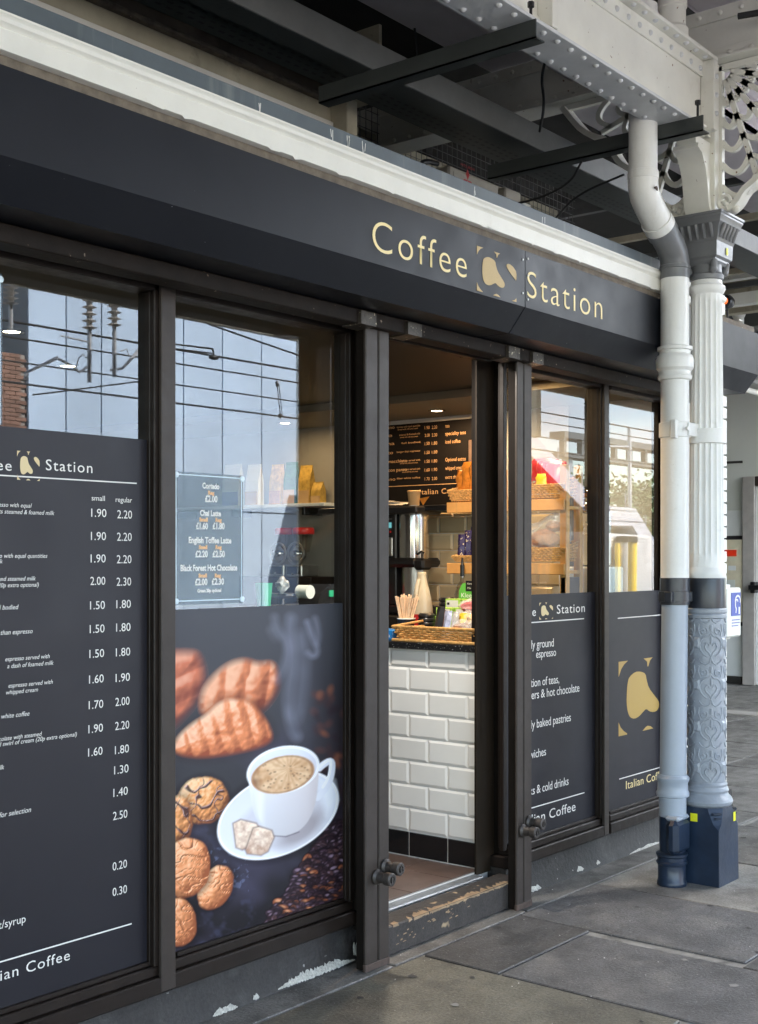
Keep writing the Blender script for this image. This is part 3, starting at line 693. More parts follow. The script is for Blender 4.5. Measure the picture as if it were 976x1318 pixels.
    d = poly(smooth([(220, 964), (226, 948), (245, 930), (265, 918), (280, 902), (300, 897), (322, 901), (338, 916), (350, 935), (354, 953), (338, 964), (300, 973), (262, 978), (240, 976), (226, 972)]))
    lay(sm(d - 4, 12) * .4, srgb(40, 30, 34))
    organic(d, 30, seg(226, 960, -.25, 20, 51, 4.6) + grain(22, 53, 9) + grain(7, 54, 1.2), srgb(228, 140, 94), srgb(255, 224, 194), srgb(150, 76, 52), 7, .8)
    # drizzled cookies
    for cx, cy, a, b, g, sd in ((262, 1030, 34, 31, -20, 61), (226, 1062, 22, 40, 8, 66)):
        d, u, v = ell(cx, cy, a, b, g); d = d + 4 * (fb(12, sd + 1) - .5)
        lay(sm(d - 3, 8) * .5, srgb(18, 14, 20))
        organic(d, 26, grain(12, sd, 7) + grain(4.5, sd + 7, 1.4), srgb(232, 160, 100), srgb(255, 230, 190), srgb(140, 82, 52), 3, .8)
        wv = v * 4.6 + .9 * np.sin(u * 3.2 + sd) + 1.6 * (vnoise(10, 10, sd + 3) - .5)
        q = np.abs(np.sin(wv)); q2 = np.abs(np.sin(u * 3.4 + 1.4 * v + 1.8 * vnoise(9, 9, sd + 4)))
        m_ = np.maximum(np.clip((.34 - q) * 7, 0, 1), np.clip((.16 - q2) * 8, 0, 1)) * sm(d + 3, 3)
        gy, gx_ = np.gradient(m_, hy, hx); hl = np.clip((gx_ + gy) * 2.2, 0, 1)[..., None]
        lay(m_ * .94, srgb(58, 36, 42) * (1 - hl) + srgb(190, 160, 165) * hl)
    # plain biscuits, cracked
    for cx, cy, a, b, g, sd in ((277, 1143, 21, 31, 28, 76), (240, 1117, 31, 40, 12, 71), (229, 1187, 25, 32, -8, 81)):
        d, u, v = ell(cx, cy, a, b, g); d = d + 4 * (fb(16, sd + 1) - .5)
        cr = np.abs(vnoise(17, 9, sd + 2) - .5) ; cr2 = np.abs(vnoise(8, 6, sd + 12) - .5)
        lay(sm(d - 4, 8) * .6, srgb(14, 10, 16))
        organic(d, 26, -5 * np.clip(.07 - cr, 0, 1) / .07 - 1.6 * np.clip(.06 - cr2, 0, 1) / .06 + grain(13, sd, 6) + grain(5, sd + 3, 1.0), srgb(232, 152, 102), srgb(255, 218, 178), srgb(150, 84, 54), 2.2, .85)
    # beans, sharp
    beans = []
    for i in range(2600):
        cx = rng.uniform(272, 446); cy = rng.uniform(1062, 1215)
        if cy < 1108 + (355 - cx) * .10 and cx < 400: continue
        if cy < 1100 - (cx - 400) * 1.5: continue
        if cx < 332 - (cy - 1088) * .85: continue
        if rng.random() < .45: continue
        if cy > 1203 - (cx - 290) * .18: continue
        beans.append((cx, cy))
    beans.sort(key=lambda p: p[1])
    for cx, cy in beans:
        a = rng.uniform(5.6, 8.6); b = a * rng.uniform(.55, .75); g = rng.uniform(-80, 20)
        k = rng.random(); warm = (cx > 350 and cy > 1105 and k < .13)
        d, u, v = ell(cx, cy, a, b, g)
        base = srgb(150, 88, 62) if warm else srgb(*[(58, 40, 46), (70, 52, 64), (48, 34, 40), (84, 58, 60)][rng.integers(4)])
        hi = srgb(238, 172, 128) if warm else srgb(160, 136, 156)
        lay(sm(d - 1.2, 1.6) * .8, srgb(20, 14, 20)); lay(sm(d, 1.4), base)
        h = np.clip(1 - ((u + .25) ** 2 * 1.6 + (v + .45) ** 2 * 4), 0, 1); lay(sm(d + 1, 1.4) * h * .75, hi)
        if rng.random() < .6: lay(sm(d + .5, 1) * np.clip(1 - np.abs(v + .12 * np.sin(3 * u)) * 9, 0, 1) * .8, srgb(22, 14, 18))
    # saucer
    d, u, v = ell(358, 1049, 83, 51, -25)
    h = np.clip(.5 + .32 * (-u * .2 + v * .6) , 0, 1)[..., None]
    lay(sm(d - 5, 9) * .6, srgb(16, 14, 20))
    lay(sm(d, 1.5), srgb(205, 210, 226) * (1 - h) + srgb(236, 236, 242) * h)
    lay(sm(np.abs(d + 1.2) - .8, 1.4), srgb(252, 252, 255))
    d2, u2, v2 = ell(362, 1056, 60, 33, -25); lay(sm(d2, 9) * .45, srgb(186, 180, 190))
    d2, u2, v2 = ell(388, 1068, 34, 15, -38); lay(sm(d2, 12) * .75, srgb(150, 140, 146))
    lay(sm(poly([(408, 1000), (430, 1005), (434, 1030), (420, 1050)]), 10) * .6, srgb(240, 242, 250))
    # handle, body, rim
    lay(line(smooth([(408, 992), (416, 984), (427, 978), (428, 990), (424, 1008), (414, 1022), (405, 1030)], 2, False), 4.2), srgb(226, 228, 238))
    lay(line(smooth([(410, 990), (417, 982), (426, 977), (426, 988), (422, 1004), (412, 1019)], 2, False), 1.3), srgb(252, 252, 255))
    d = poly(smooth([(318, 985), (321, 1012), (324, 1038), (331, 1058), (341, 1070), (352, 1076), (368, 1077), (384, 1071), (397, 1058), (405, 1040), (409, 1016), (411, 985), (365, 970)], 2))
    bx = np.clip((px - 318) / 93, 0, 1)[..., None]; by = np.clip((py - 1000) / 80, 0, 1)[..., None]
    lay(sm(d, 1.5), (srgb(232, 234, 242) * (1 - bx) + srgb(214, 206, 210) * bx) * (1 - by * .22))
    lay(sm(np.abs(px - 335) - 3, 10) * sm(d + 3, 4) * .5, srgb(250, 250, 255))
    lay(line([(345, 1075.5), (368, 1077), (385, 1071)], .7, 1.5) * .8, srgb(90, 84, 96))
    d, u, v = ell(364.5, 991, 47.5, 30, -13); lay(sm(d, 1.5), srgb(248, 250, 255))
    d, u, v = ell(364.5, 991.5, 44.2, 27.2, -13); h = np.clip(.5 - v * .5, 0, 1)[..., None]; lay(sm(d, 1.5), srgb(206, 202, 210) * (1 - h) + srgb(226, 230, 244) * h)
    d, u, v = ell(364, 997, 41.5, 23.5, -14); ang = np.arctan2(py - 990, px - 372)
    f_ = np.clip(fb(13, 101) * 1.1 + .22 * (vnoise(3, 3, 77) - .5) + .14 * np.sin(ang * 17 + 5 * fb(20, 45)) - .05, 0, 1)[..., None]
    lay(sm(d, 1.5), srgb(198, 150, 108) * (1 - f_) + srgb(238, 208, 172) * f_)
    lay(sm(d + 1, 2) * np.clip((-u - .62) * 3, 0, 1) * (.4 + .6 * vnoise(5, 5, 7)), srgb(120, 78, 58))
    lay(sm(np.abs(d + 1.2) - 1, 1.5) * .6, srgb(150, 104, 74))
    for i in range(36):
        a_ = rng.uniform(0, 6.28); r0 = rng.uniform(.3, .92); cx = 364 + 40 * r0 * math.cos(a_); cy = 997 + 22 * r0 * math.sin(a_) - 8 * r0 * math.cos(a_) * .6
        d3, _, _ = ell(cx, cy, 1.3, .9, 0); lay(sm(d3, 1.2) * .7, srgb(140, 92, 66))
    # sugar
    for pts, sd in (([(300, 1060), (310, 1055), (330, 1060), (334, 1066), (322, 1090), (312, 1094), (304, 1091)], 111), ([(326, 1066), (334, 1064), (350, 1069), (353, 1078), (345, 1096), (336, 1101), (318, 1099), (316, 1094)], 121)):
        d = poly(pts); f_ = np.clip(fb(6, sd) * 1.3 - .1 - (py - 1075) / 90, 0, 1)[..., None]
        lay(sm(d - 1, 2.5) * .85, srgb(128, 98, 88)); lay(sm(d + .6, 1.5), srgb(186, 146, 124) * (1 - f_) + srgb(250, 232, 214) * f_)
    # steam
    for pts, wd, k in (([(352, 786), (356, 810), (372, 830), (366, 860), (350, 885)], 4, .22), ([(376, 785), (372, 815), (378, 850), (370, 900), (374, 935), (386, 955)], 5, .26),
                       ([(392, 790), (402, 820), (410, 838), (404, 846), (392, 838)], 3, .3), ([(384, 800), (392, 850), (388, 900), (376, 940)], 6, .16), ([(402, 785), (412, 815), (406, 836)], 3, .25), ([(345, 800), (362, 830)], 5, .15)):
        lay(line(smooth(pts, 2, False), wd * .2, wd * 4.2) * k * 1.7 * (.6 + .8 * vnoise(12, 18, 5)), srgb(168, 172, 195))
    lay(line([(390, 800), (385, 930)], 6, 50) * .12, srgb(140, 140, 165))
    col = np.clip(col, 0, 1)
    me = bpy.data.meshes.new('window_graphic')
    V = np.stack([X.ravel(), np.full(X.size, Y), Z.ravel()], 1) - np.array(shop['_o'])
    idx = np.arange(X.size).reshape(nz_, nx)
    Fq = np.stack([idx[:-1, :-1], idx[:-1, 1:], idx[1:, 1:], idx[1:, :-1]], -1).reshape(-1, 4)
    me.vertices.add(len(V)); me.vertices.foreach_set('co', V.ravel())
    me.loops.add(Fq.size); me.loops.foreach_set('vertex_index', Fq.ravel().astype(np.int32))
    me.polygons.add(len(Fq)); me.polygons.foreach_set('loop_start', np.arange(0, Fq.size, 4, dtype=np.int32))
    me.update(calc_edges=True); me.validate()
    at = me.color_attributes.new('print', 'FLOAT_COLOR', 'POINT')
    at.data.foreach_set('color', np.concatenate([col.reshape(-1, 3), np.ones((X.size, 1))], 1).ravel())
    m = bpy.data.materials.new('printed_picture'); m.use_nodes = True
    n = m.node_tree.nodes; b = n['Principled BSDF']; b.inputs['Roughness'].default_value = .42; b.inputs['Specular IOR Level'].default_value = .25
    a_ = n.new('ShaderNodeVertexColor'); a_.layer_name = 'print'; gm = n.new('ShaderNodeHueSaturation'); gm.inputs['Saturation'].default_value = 1.0; gm.inputs['Value'].default_value = 1.16
    m.node_tree.links.new(a_.outputs[0], gm.inputs['Color']); m.node_tree.links.new(gm.outputs[0], b.inputs['Base Color'])
    me.materials.append(m)
    o = bpy.data.objects.new('window_graphic', me); C.objects.link(o); o.parent = shop; o['_o'] = shop['_o']
    o['label'] = 'printed picture of a coffee cup with croissants and beans'
    MB().box(W2[0], W2[1], 3.2362, 3.2425, .25, 1.421).build('graphic_backing', M['menu'], o, smooth=0)
poster()

# ---- small price card of special drinks stuck inside window 2 (and its neighbour at the left edge)
YC = 3.2415
def Tc(par, body, xc, y, w_px, cap_px, m):
    a = atY(xc - w_px / 2, y, YC)[0]; b = atY(xc + w_px / 2, y, YC)[0]; Z = atY(xc, y, YC)[1]
    s_ = YC / ray(xc, y)[1] / F
    text(body, m, par, ('Y', YC), a, b, Z, cap_px * s_, thin=.0011)
cx0, cz1 = atY(224.5, 606, YC); cx1, cz0 = atY(313, 778, YC)
cz0 = 1.437; cz1 = 1.8 if False else cz1
card = thing('price_card', 'translucent price card of special drinks stuck inside the window above the coffee cup picture', 'sign', (cx0, YC, cz0))
MB().box(cx0, cx1, 3.2418, 3.2424, cz0, cz1).build('card_sheet', M['film_navy'], card, smooth=0)
q = MB(); t_ = .0035
for a in ((cx0 + .006, cx1 - .006, cz0 + .012, cz0 + .012 + t_), (cx0 + .006, cx1 - .006, cz1 - .012, cz1 - .012 + t_), (cx0 + .006, cx0 + .006 + t_, cz0 + .012, cz1 - .012), (cx1 - .006 - t_, cx1 - .006, cz0 + .012, cz1 - .012)):
    q.add([(a[0], YC, a[2]), (a[1], YC, a[2]), (a[1], YC, a[3]), (a[0], YC, a[3])], [(0, 1, 2, 3)])
q.build('border', M['pearl'], card, smooth=0)
for x in (cx0 + .007, cx1 - .007):
    for z in (cz0 + .013, cz1 - .012):
        MB().lathe([(.0105, YC), (.0105, YC - .004), (.007, YC - .006)], x, 0, 14, 'y', z).build('suction_cup', M['pearl'], card)
for body, xc, y, wd, cp, k in (('Cortado', 271.5, 629, 22, 7, 'w'), ('Reg', 272, 636.5, 8, 4.5, 'o'), ('£2.00', 272, 646, 16, 8, 'w'), ('Chai Latte', 271, 664, 27, 7, 'w'), ('Small', 262, 671, 11, 4.5, 'o'), ('Reg', 281.5, 671.5, 8, 4.5, 'o'), ('£1.60', 260, 681, 15.5, 8, 'w'), ('£1.80', 281.5, 681, 15.5, 8, 'w'),
                       ('English Toffee Latte', 270.5, 699, 55, 7.5, 'w'), ('Small', 261.5, 706.5, 11, 4.5, 'o'), ('Reg', 281.5, 706.5, 8, 4.5, 'o'), ('£2.20', 259.5, 717, 16, 8, 'w'), ('£2.50', 281.5, 717, 16, 8, 'w'),
                       ('Black Forest Hot Chocolate', 269, 734.5, 73, 7.5, 'w'), ('Small', 261, 743, 11, 4.5, 'o'), ('Reg', 280.5, 743, 8, 4.5, 'o'), ('£2.00', 259, 753, 16, 8, 'w'), ('£2.30', 280.5, 752.5, 16, 8, 'w'), ('Cream 20p optional', 269.5, 762, 31, 4, 'w')):
    Tc(card, body, xc, y, wd, cp, M['print_white'] if k == 'w' else M['print_orange'])
c2 = thing('price_card', 'translucent card with pale border above the price list at the left edge', 'sign', (2.19, YC, 2.02))
MB().box(1.9, 2.222, 3.2418, 3.2424, 2.0, 2.452).build('card_sheet', M['film_navy'], c2, smooth=0)
MB().box(2.212, 2.2155, YC - .0004, YC, 2.0, 2.445).build('border', M['pearl'], c2, smooth=0)
MB().lathe([(.0105, YC), (.0105, YC - .004), (.007, YC - .006)], 2.214, 0, 14, 'y', 2.435).build('suction_cup', M['pearl'], c2)

# ------------------------------------------------------------------ shop interior (shell belongs to the shop)
FZ = .14
MB().box(-.5, 6.9, 3.31, 8.0, .02, FZ - .006).build('shop_floor', M['grout'], shop, smooth=0)
fl = shop.children[-1] if False else None
floor = MB().box(3.86, 4.84, 3.312, 3.315, FZ - .006, FZ - .003).build('floor_tile_edge', M['alu'], shop, smooth=0)
tile_me = None
for i in range(4):
    for j in range(6):
        x0 = 3.75 + i * .3; y0 = 3.318 + j * .3
        MB().box(x0 + .002, x0 + .298, y0 + .002, y0 + .298, FZ - .006, FZ, .001).build('floor_tile', M['floortile'], shop, smooth=0)
MB().box(-.5, 6.9, 8.0, 8.1, 0, 2.9).build('inside_wall', M['wallcream'], shop, smooth=0)
MB().box(-.6, -.5, 3.3, 8.1, 0, 2.9).build('inside_wall', M['wallcream'], shop, smooth=0)
MB().box(5.95, 6.9, 3.32, 8.0, 2.53, 2.58).build('ceiling', M['ceil'], shop, smooth=0)
MB().box(-.5, 5.945, 3.32, 8.0, 2.575, 2.60).build('ceiling', M['dark_ceil_shade'], shop, smooth=0)  # near part of the ceiling coloured dark to stand for its shade
MB().box(-.5, 7.4, 3.32, 8.1, 2.95, 3.05).build('roof_deck', M['void'], shop, smooth=0)
wallr = MB().box(6.70, 6.9, 3.32, 8.0, 0, 2.9).build('inside_wall', M['grout'], shop, smooth=0)
# back wall tiles up to the menu board
tm = MB().prism([(0, 0), (.200, 0), (.200, .1105), (0, .1105)], 'yz', 6.692, 6.70)
bt = MB(); bt.add([(6.70, 0, 0), (6.70, .214, 0), (6.70, .214, .1085), (6.70, 0, .1085), (6.69, .012, .012), (6.69, .202, .012), (6.69, .202, .0965), (6.69, .012, .0965)],
       [(4, 5, 6, 7), (0, 1, 5, 4), (1, 2, 6, 5), (2, 3, 7, 6), (3, 0, 4, 7)])
first = None
def flat_tile(y, z):
    global first
    if first is None:
        first = bt.build('wall_tile', M['tile_cream'], wallr, smooth=0); first.location = (0, y, z); return
    c = first.copy(); C.objects.link(c); c.parent = wallr; c.location = (0, y, z)
_o = Vector(wallr['_o'])
for j in range(7):
    for i in range(7):
        flat_tile(3.9 + i * .218 + (.109 if j % 2 else 0), 1.2 + j * .1125 - .0)
MB().box(6.693, 6.7, 5.45, 8.0, .5, 2.53).build('painted_wall', M['wallcream'], wallr, smooth=0)
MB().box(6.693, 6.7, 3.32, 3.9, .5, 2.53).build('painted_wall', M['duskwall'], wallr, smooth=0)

# counter
ctr = thing('shop_counter', 'counter covered in white tiles with sloped edges under a black granite top', 'counter', (5.1, 3.9, FZ))
XC = 4.862
MB().box(XC, 5.45, 3.30, 5.25, FZ, 1.155).build('counter_body', M['grout'], ctr, smooth=0)
MB().box(XC - .03, 5.47, 3.30, 5.27, 1.156, 1.19, .004).build('worktop', M['granite'], ctr)
PT = .1143
def bev_tile(y0, y1, z0, z1, m, bev=.012, d=.0055):
    g = .0015; y0 += g; y1 -= g; z0 += g; z1 -= g
    return MB().add([(XC, y0, z0), (XC, y1, z0), (XC, y1, z1), (XC, y0, z1), (XC - d, y0 + bev, z0 + bev), (XC - d, y1 - bev, z0 + bev), (XC - d, y1 - bev, z1 - bev), (XC - d, y0 + bev, z1 - bev)],
           [(4, 5, 6, 7), (0, 1, 5, 4), (1, 2, 6, 5), (2, 3, 7, 6), (3, 0, 4, 7)]).build('wall_tile', m, ctr, smooth=0)
TL = .232; z = FZ + .125
r = 0
while z < 1.15:
    z1 = min(z + PT, 1.155); y = 3.30 - (TL / 2 if r % 2 else 0) - .04
    while y < 5.2:
        a = max(y, 3.302); b = min(y + TL, 5.24)
        if b - a > .04: bev_tile(a, b, z, z1, M['tile'])
        y += TL
    z += PT; r += 1
y = 3.30 - .04
while y < 5.2:
    a = max(y, 3.302); b = min(y + TL, 5.24)
    if b - a > .04: bev_tile(a, b, FZ + .003, FZ + .122, M['tile_black'], .003, .004)
    y += TL

def wicker(parent, poly_low, poly_high, z0, z1, n, name='wicker_wall', m='wicker', amp=.004, steps=60):
    """woven sides: wavy strands between a lower and a higher outline plus uprights"""
    q = MB()
    def along(P, t):
        k = len(P); tot = t * k; i = int(tot) % k; f = tot - int(tot); a, b = P[i], P[(i + 1) % k]
        return Vector((a[0] + (b[0] - a[0]) * f, a[1] + (b[1] - a[1]) * f))
    for j in range(n):
        f = (j + .5) / n; pts = []
        for s in range(steps + 1):
            t = s / steps; a = along(poly_low, t); b = along(poly_high, t); c = a.lerp(b, f)
            za = z0 if not callable(z0) else z0(c); zb = z1 if not callable(z1) else z1(c)
            w_ = amp * (1 if (s + j) % 2 else -1); cen = Vector((sum(p[0] for p in poly_low) / len(poly_low), sum(p[1] for p in poly_low) / len(poly_low)))
            o = (c - cen).normalized() * w_
            pts.append((c.x + o.x, c.y + o.y, za + (zb - za) * f))
        hh = ((z1 if not callable(z1) else .08 + (z0 if not callable(z0) else 0)) - (z0 if not callable(z0) else 0))
        q.tube(pts, max(.0028, abs(hh) / n * .48) if not callable(z1) else .005, 5, caps=False)
    for s in range(0, steps, 3):
        t = (s + .5) / steps; a = along(poly_low, t); b = along(poly_high, t)
        za = z0 if not callable(z0) else z0(a); zb = z1 if not callable(z1) else z1(b)
        q.tube([(a.x, a.y, za), (b.x, b.y, zb)], .0028, 4, caps=False)
    o = q.build(name, M[m], parent, kind='stuff'); return o

# tray basket on the counter
bk = thing('wicker_basket', 'shallow wicker tray of wrapped snack bars on the front edge of the counter', 'basket', (5.03, 3.58, 1.19))
lo = [(4.885, 3.36), (4.885, 3.80), (5.19, 3.80), (5.19, 3.36)]; hi = [(4.868, 3.335), (4.868, 3.83), (5.21, 3.83), (5.21, 3.335)]
wicker(bk, lo, hi, 1.196, 1.258, 6, steps=72)
q = MB(); rim = [(4.866, 3.333, 1.262), (4.866, 3.832, 1.262), (5.212, 3.832, 1.285), (5.212, 3.333, 1.285), (4.866, 3.333, 1.262)]
q.tube(rim, .006, 6); q.tube([(p[0] - .0, p[1], 1.196) for p in rim[:2]], .007, 6); q.build('rim', M['wicker'], bk)
q = MB().box(4.89, 5.19, 3.36, 3.80, 1.192, 1.199); q.build('base', M['wickerdark'], bk)
def bar(name, label, m, y, x, h, wdt, th, lean=.25, group=None, z=1.2, cat='snack', seed=0, crimp=True):
    q = MB(); n = 7; vs = []; h *= 1.18; wdt *= 1.15
    for i in range(n + 1):
        f = i / n; t_ = th * (.15 + .85 * math.sin(math.pi * min(max(f, .04), .96)) ** .5); r_ = random.Random(seed * 31 + i).uniform(-.12, .12) * wdt
        X_ = x + lean * h * f; Z_ = z + h * f
        for a, b in ((-wdt / 2, 0), (0, -t_ / 2), (wdt / 2, 0), (0, t_ / 2)):
            vs.append((X_ + b, y + a + r_ * .3, Z_))
    fs = [(i * 4 + j, i * 4 + (j + 1) % 4, (i + 1) * 4 + (j + 1) % 4, (i + 1) * 4 + j) for i in range(n) for j in range(4)] + [(0, 1, 2, 3), (n * 4, n * 4 + 3, n * 4 + 2, n * 4 + 1)]
    q.add(vs, fs); return q.build(name, m, None, label=label, cat=cat, group=group)
M['silverblue'] = mat('silver_blue_foil', (.42, .46, .62), .25, metal=.3, var=.35, vs=40, bump=.8, bs=40)
M['silver'] = mat('silver_foil', (.6, .58, .54), .22, metal=.4, var=.35, vs=30, bump=.9, bs=40)
bar('snack_bar', 'black wrapped bar standing leftmost in the wicker tray on the counter', M['black'], 3.612, 4.93, .135, .042, .03, .3, seed=1)
bar('snack_bar', 'dark brown wrapped bar behind the black bar in the wicker tray', M['brown'], 3.648, 4.99, .12, .04, .03, .3, seed=8)
bar('snack_bar', 'silver blue wrapped bar between the black and white bars in the wicker tray', M['silverblue'], 3.562, 4.93, .12, .038, .03, .28, seed=2)
bar('snack_bar', 'white and silver wrapped bar beside the yellow one in the wicker tray', M['silver'], 3.515, 4.93, .118, .034, .028, .25, seed=3)
bar('snack_bar', 'yellow topped wrapped bar in the middle of the wicker tray', M['yellow'], 3.487, 4.96, .112, .04, .03, .2, seed=4)
for k in range(3):
    MB().box(4.91 + k * .075, 4.965 + k * .075, 3.66, 3.74, 1.201, 1.222, .006).build('snack_bar', M['brown'], None, label=('flat brown biscuit pack nearest the front of the tray', 'flat brown biscuit pack in the middle of the row lying in the tray', 'flat brown biscuit pack at the back of the row lying in the tray')[k], cat='snack', group='flat packs lying in the tray')
def wrapped(label, m, c, r_, seed, film='film', name='wrapped_cake'):
    t = thing(name, label, 'cake', (c[0], c[1], c[2] - r_[2]))
    MB().blob(c, r_, seed, .2, 3).build('cake', m, t)
    MB().blob((c[0], c[1], c[2] + .004), (r_[0] * 1.2, r_[1] * 1.2, r_[2] * 1.25), seed + 3, .28, 3).build('wrapper', M[film], t)
    return t
wrapped('film wrapped chocolate brownie at the right front of the wicker tray', M['brown'], (4.93, 3.455, 1.252), (.035, .062, .035), 3)
wrapped('film wrapped pale biscuit piled above the brownie in the tray', M['goldfoil'], (5.03, 3.48, 1.292), (.05, .075, .035), 6)
wrapped('silver wrapped cake at the right end of the wicker tray', M['silver'], (4.92, 3.378, 1.255), (.03, .026, .045), 9)
wrapped('red wrapped sweet at the top right behind the tray', M['red'], (5.14, 3.555, 1.355), (.03, .045, .03), 12)
# blue carton
t = thing('blue_box', 'flat blue carton left of the wicker tray on the counter', 'box', (5.0, 3.95, 1.19))
MB().box(4.885, 5.03, 3.845, 4.06, 1.191, 1.24, .003).build('carton', M['blue'], t)
text('tra', M['print_white'], t, ('X', 4.884), 3.90, 3.86, 1.205, .018)
# stirrer cup
t = thing('stirrer_cup', 'black paper cup holding wooden stirrers on the counter', 'cup', (5.06, 3.895, 1.19))
q = MB().lathe([(.034, 1.191), (.046, 1.288), (.0435, 1.288), (.032, 1.2)], 5.06, 3.895, 20); q.build('cup', M['black'], t)
MB().lathe([(.045, 1.287), (.048, 1.289), (.048, 1.293), (.045, 1.294), (.0435, 1.29)], 5.06, 3.895, 20).build('rim', M['cardwhite'], t)
r_ = random.Random(9); st0 = None
for i in range(30):
    a = i * 2.4; ra = .034 * math.sqrt((i + .5) / 30); x, y = 5.06 + ra * math.cos(a), 3.895 + ra * math.sin(a)
    if st0 is None:
        st0 = MB().box(-.003, .003, -.0045, .0045, 0, .19, .001).build('wooden_stirrer', M['stick'], None, cat='stirrer', label='thin wooden stirrer standing in the black paper cup', group='wooden stirrers in the black cup', smooth=0); s = st0
    else: s = st0.copy(); C.objects.link(s)
    s.location = (x * .6 + 5.06 * .4, y * .6 + 3.895 * .4, 1.215 + r_.uniform(-.006, .014))
    s.rotation_euler = (-(y - 3.895) * 8.5, (x - 5.06) * 7.5, r_.uniform(0, 3))
# black lidded cups
def lidstack(label, x, y, z0, h, r0, n):
    t = thing('cup_lid_stack', label, 'lids', (x, y, z0)); q = MB(); pr = []
    for k in range(n):
        z = z0 + h * k / n; dz = h / n
        pr += [(r0 * .9, z), (r0, z + dz * .2), (r0, z + dz * .6), (r0 * .93, z + dz * .75)]
    pr += [(r0 * .8, z0 + h), (.001, z0 + h)]
    q.lathe([(.001, z0)] + pr, x, y, 24); q.build('lids', M['black'], t); return t
lidstack('stack of black cup lids beside the stirrer cup, in front of the milk', 5.16, 3.84, 1.191, .125, .044, 6)
lidstack('stack of black cup lids behind the white tea boxes', 5.38, 3.87, 1.191, .20, .044, 9)
t = thing('paper_cup', 'small patterned paper cup at the left edge of the doorway view', 'cup', (4.95, 3.985, 1.19))
MB().lathe([(.028, 1.191), (.036, 1.265), (.034, 1.265), (.026, 1.2)], 4.95, 3.985, 20).build('cup', mat('speckled_cup', (.02, .02, .02), .5, speck=(.8, .7, .4), speck_t=.6, speck_s=70), t)
MB().lathe([(.036, 1.265), (.0385, 1.268), (.0385, 1.272), (.03, 1.274), (.001, 1.274)], 4.95, 3.985, 20).build('lid', M['cardwhite'], t)
# milk bottle
t = thing('milk_bottle', 'empty translucent plastic milk bottle with moulded handle on the counter', 'bottle', (5.36, 4.02, 1.19))
q = MB()
prof = [(0, .05, .04), (.01, .056, .045), (.08, .058, .047), (.14, .058, .045), (.19, .050, .04), (.235, .040, .032), (.275, .030, .024), (.31, .022, .02), (.318, .023, .022), (.328, .023, .022), (.333, .019, .019)]
vs = []; n_ = 24
for h_, ry, rx in prof:
    for j in range(n_):
        a = 2 * math.pi * j / n_; cx_ = abs(math.cos(a)) ** .7 * (1 if math.cos(a) > 0 else -1); sy_ = abs(math.sin(a)) ** .7 * (1 if math.sin(a) > 0 else -1)
        vs.append((5.36 + rx * cx_, 4.02 + ry * sy_, 1.191 + h_))
k = len(prof); q.add(vs, [(i * n_ + j, i * n_ + (j + 1) % n_, (i + 1) * n_ + (j + 1) % n_, (i + 1) * n_ + j) for i in range(k - 1) for j in range(n_)] + [tuple(range(n_))])
q.build('bottle_body', M['milk'], t)
MB().tube([(5.316, 4.02, 1.375), (5.308, 4.02, 1.41), (5.318, 4.02, 1.45), (5.334, 4.02, 1.485)], .012, 10).build('handle', M['milk'], t)
MB().box(5.311, 5.3125, 3.99, 4.05, 1.24, 1.30).build('sticker', M['red'], t)
# tea boxes
def carton(label, x, y, z0, wy, h, body, front, mark=True, dx=.07):
    t = thing('tea_box', label, 'box', (x + dx / 2, y, z0))
    MB().box(x, x + dx, y - wy / 2, y + wy / 2, z0, z0 + h, .002).build('carton', body, t)
    MB().box(x - .0012, x - .0002, y - wy / 2 + .012, y + wy / 2 - .008, z0 + h * .15, z0 + h * .85).build('panel', front, t)
    if mark: MB().box(x - .0022, x - .0013, y + wy / 2 - .028, y + wy / 2 - .014, z0 + h * .38, z0 + h * .62).build('mark', M['black'], t)
    return t
MB().box(5.13, 5.45, 3.32, 3.82, 1.191, 1.215, .003).build('display_tray', M['black'], None, cat='tray', label='low black display tray under the green and white tea boxes')
carton('lime tea box with white front, lower row, left above the snack bars', 5.2, 3.76, 1.30, .10, .045, M['lime'], M['cardwhite'])
carton('green tea box lying half behind the snack wrappers', 5.22, 3.655, 1.30, .10, .045, M['lime'], M['cardwhite'], False)
carton('upper white fronted lime tea box on the left of its row', 5.32, 3.79, 1.336, .095, .05, M['lime'], M['cardwhite'])
carton('upper white fronted lime tea box on the right of its row', 5.32, 3.685, 1.336, .095, .05, M['lime'], M['cardwhite'])
for k, (y, c_, lb) in enumerate(((3.80, 'lime', 'narrow lime green packet standing behind the tray'), (3.765, 'green', 'narrow dark green packet standing behind the tray'), (3.715, 'lime', 'green and blue packet standing behind the black snack bar'))):
    MB().box(5.19, 5.27, y - .018, y + .018, 1.216, 1.30, .002).build('tea_packet', M[c_], None, cat='packet', label=lb)
MB().box(5.28, 5.47, 3.40, 3.86, 1.216, 1.335, .003).build('stock_box', M['black'], None, cat='box', label='dark stock box under the upper row of tea boxes')
t = thing('tissue_box', 'bright green tissue carton leaning behind the tea boxes', 'box', (5.45, 3.60, 1.34))
MB().prism([(3.60, 1.37), (3.81, 1.37), (3.805, 1.43), (3.785, 1.465), (3.60, 1.495)], 'yz', 5.40, 5.47).build('carton', M['green'], t, smooth=0)
MB().box(5.3985, 5.3995, 3.71, 3.762, 1.425, 1.48).build('label_panel', M['black'], t)
text('Xtra', M['print_white'], t, ('X', 5.398), 3.754, 3.722, 1.46, .010); text('Mix', M['print_white'], t, ('X', 5.398), 3.75, 3.728, 1.437, .010)
text('Kleenex', M['print_white'], t, ('X', 5.399), 3.79, 3.67, 1.392, .024)
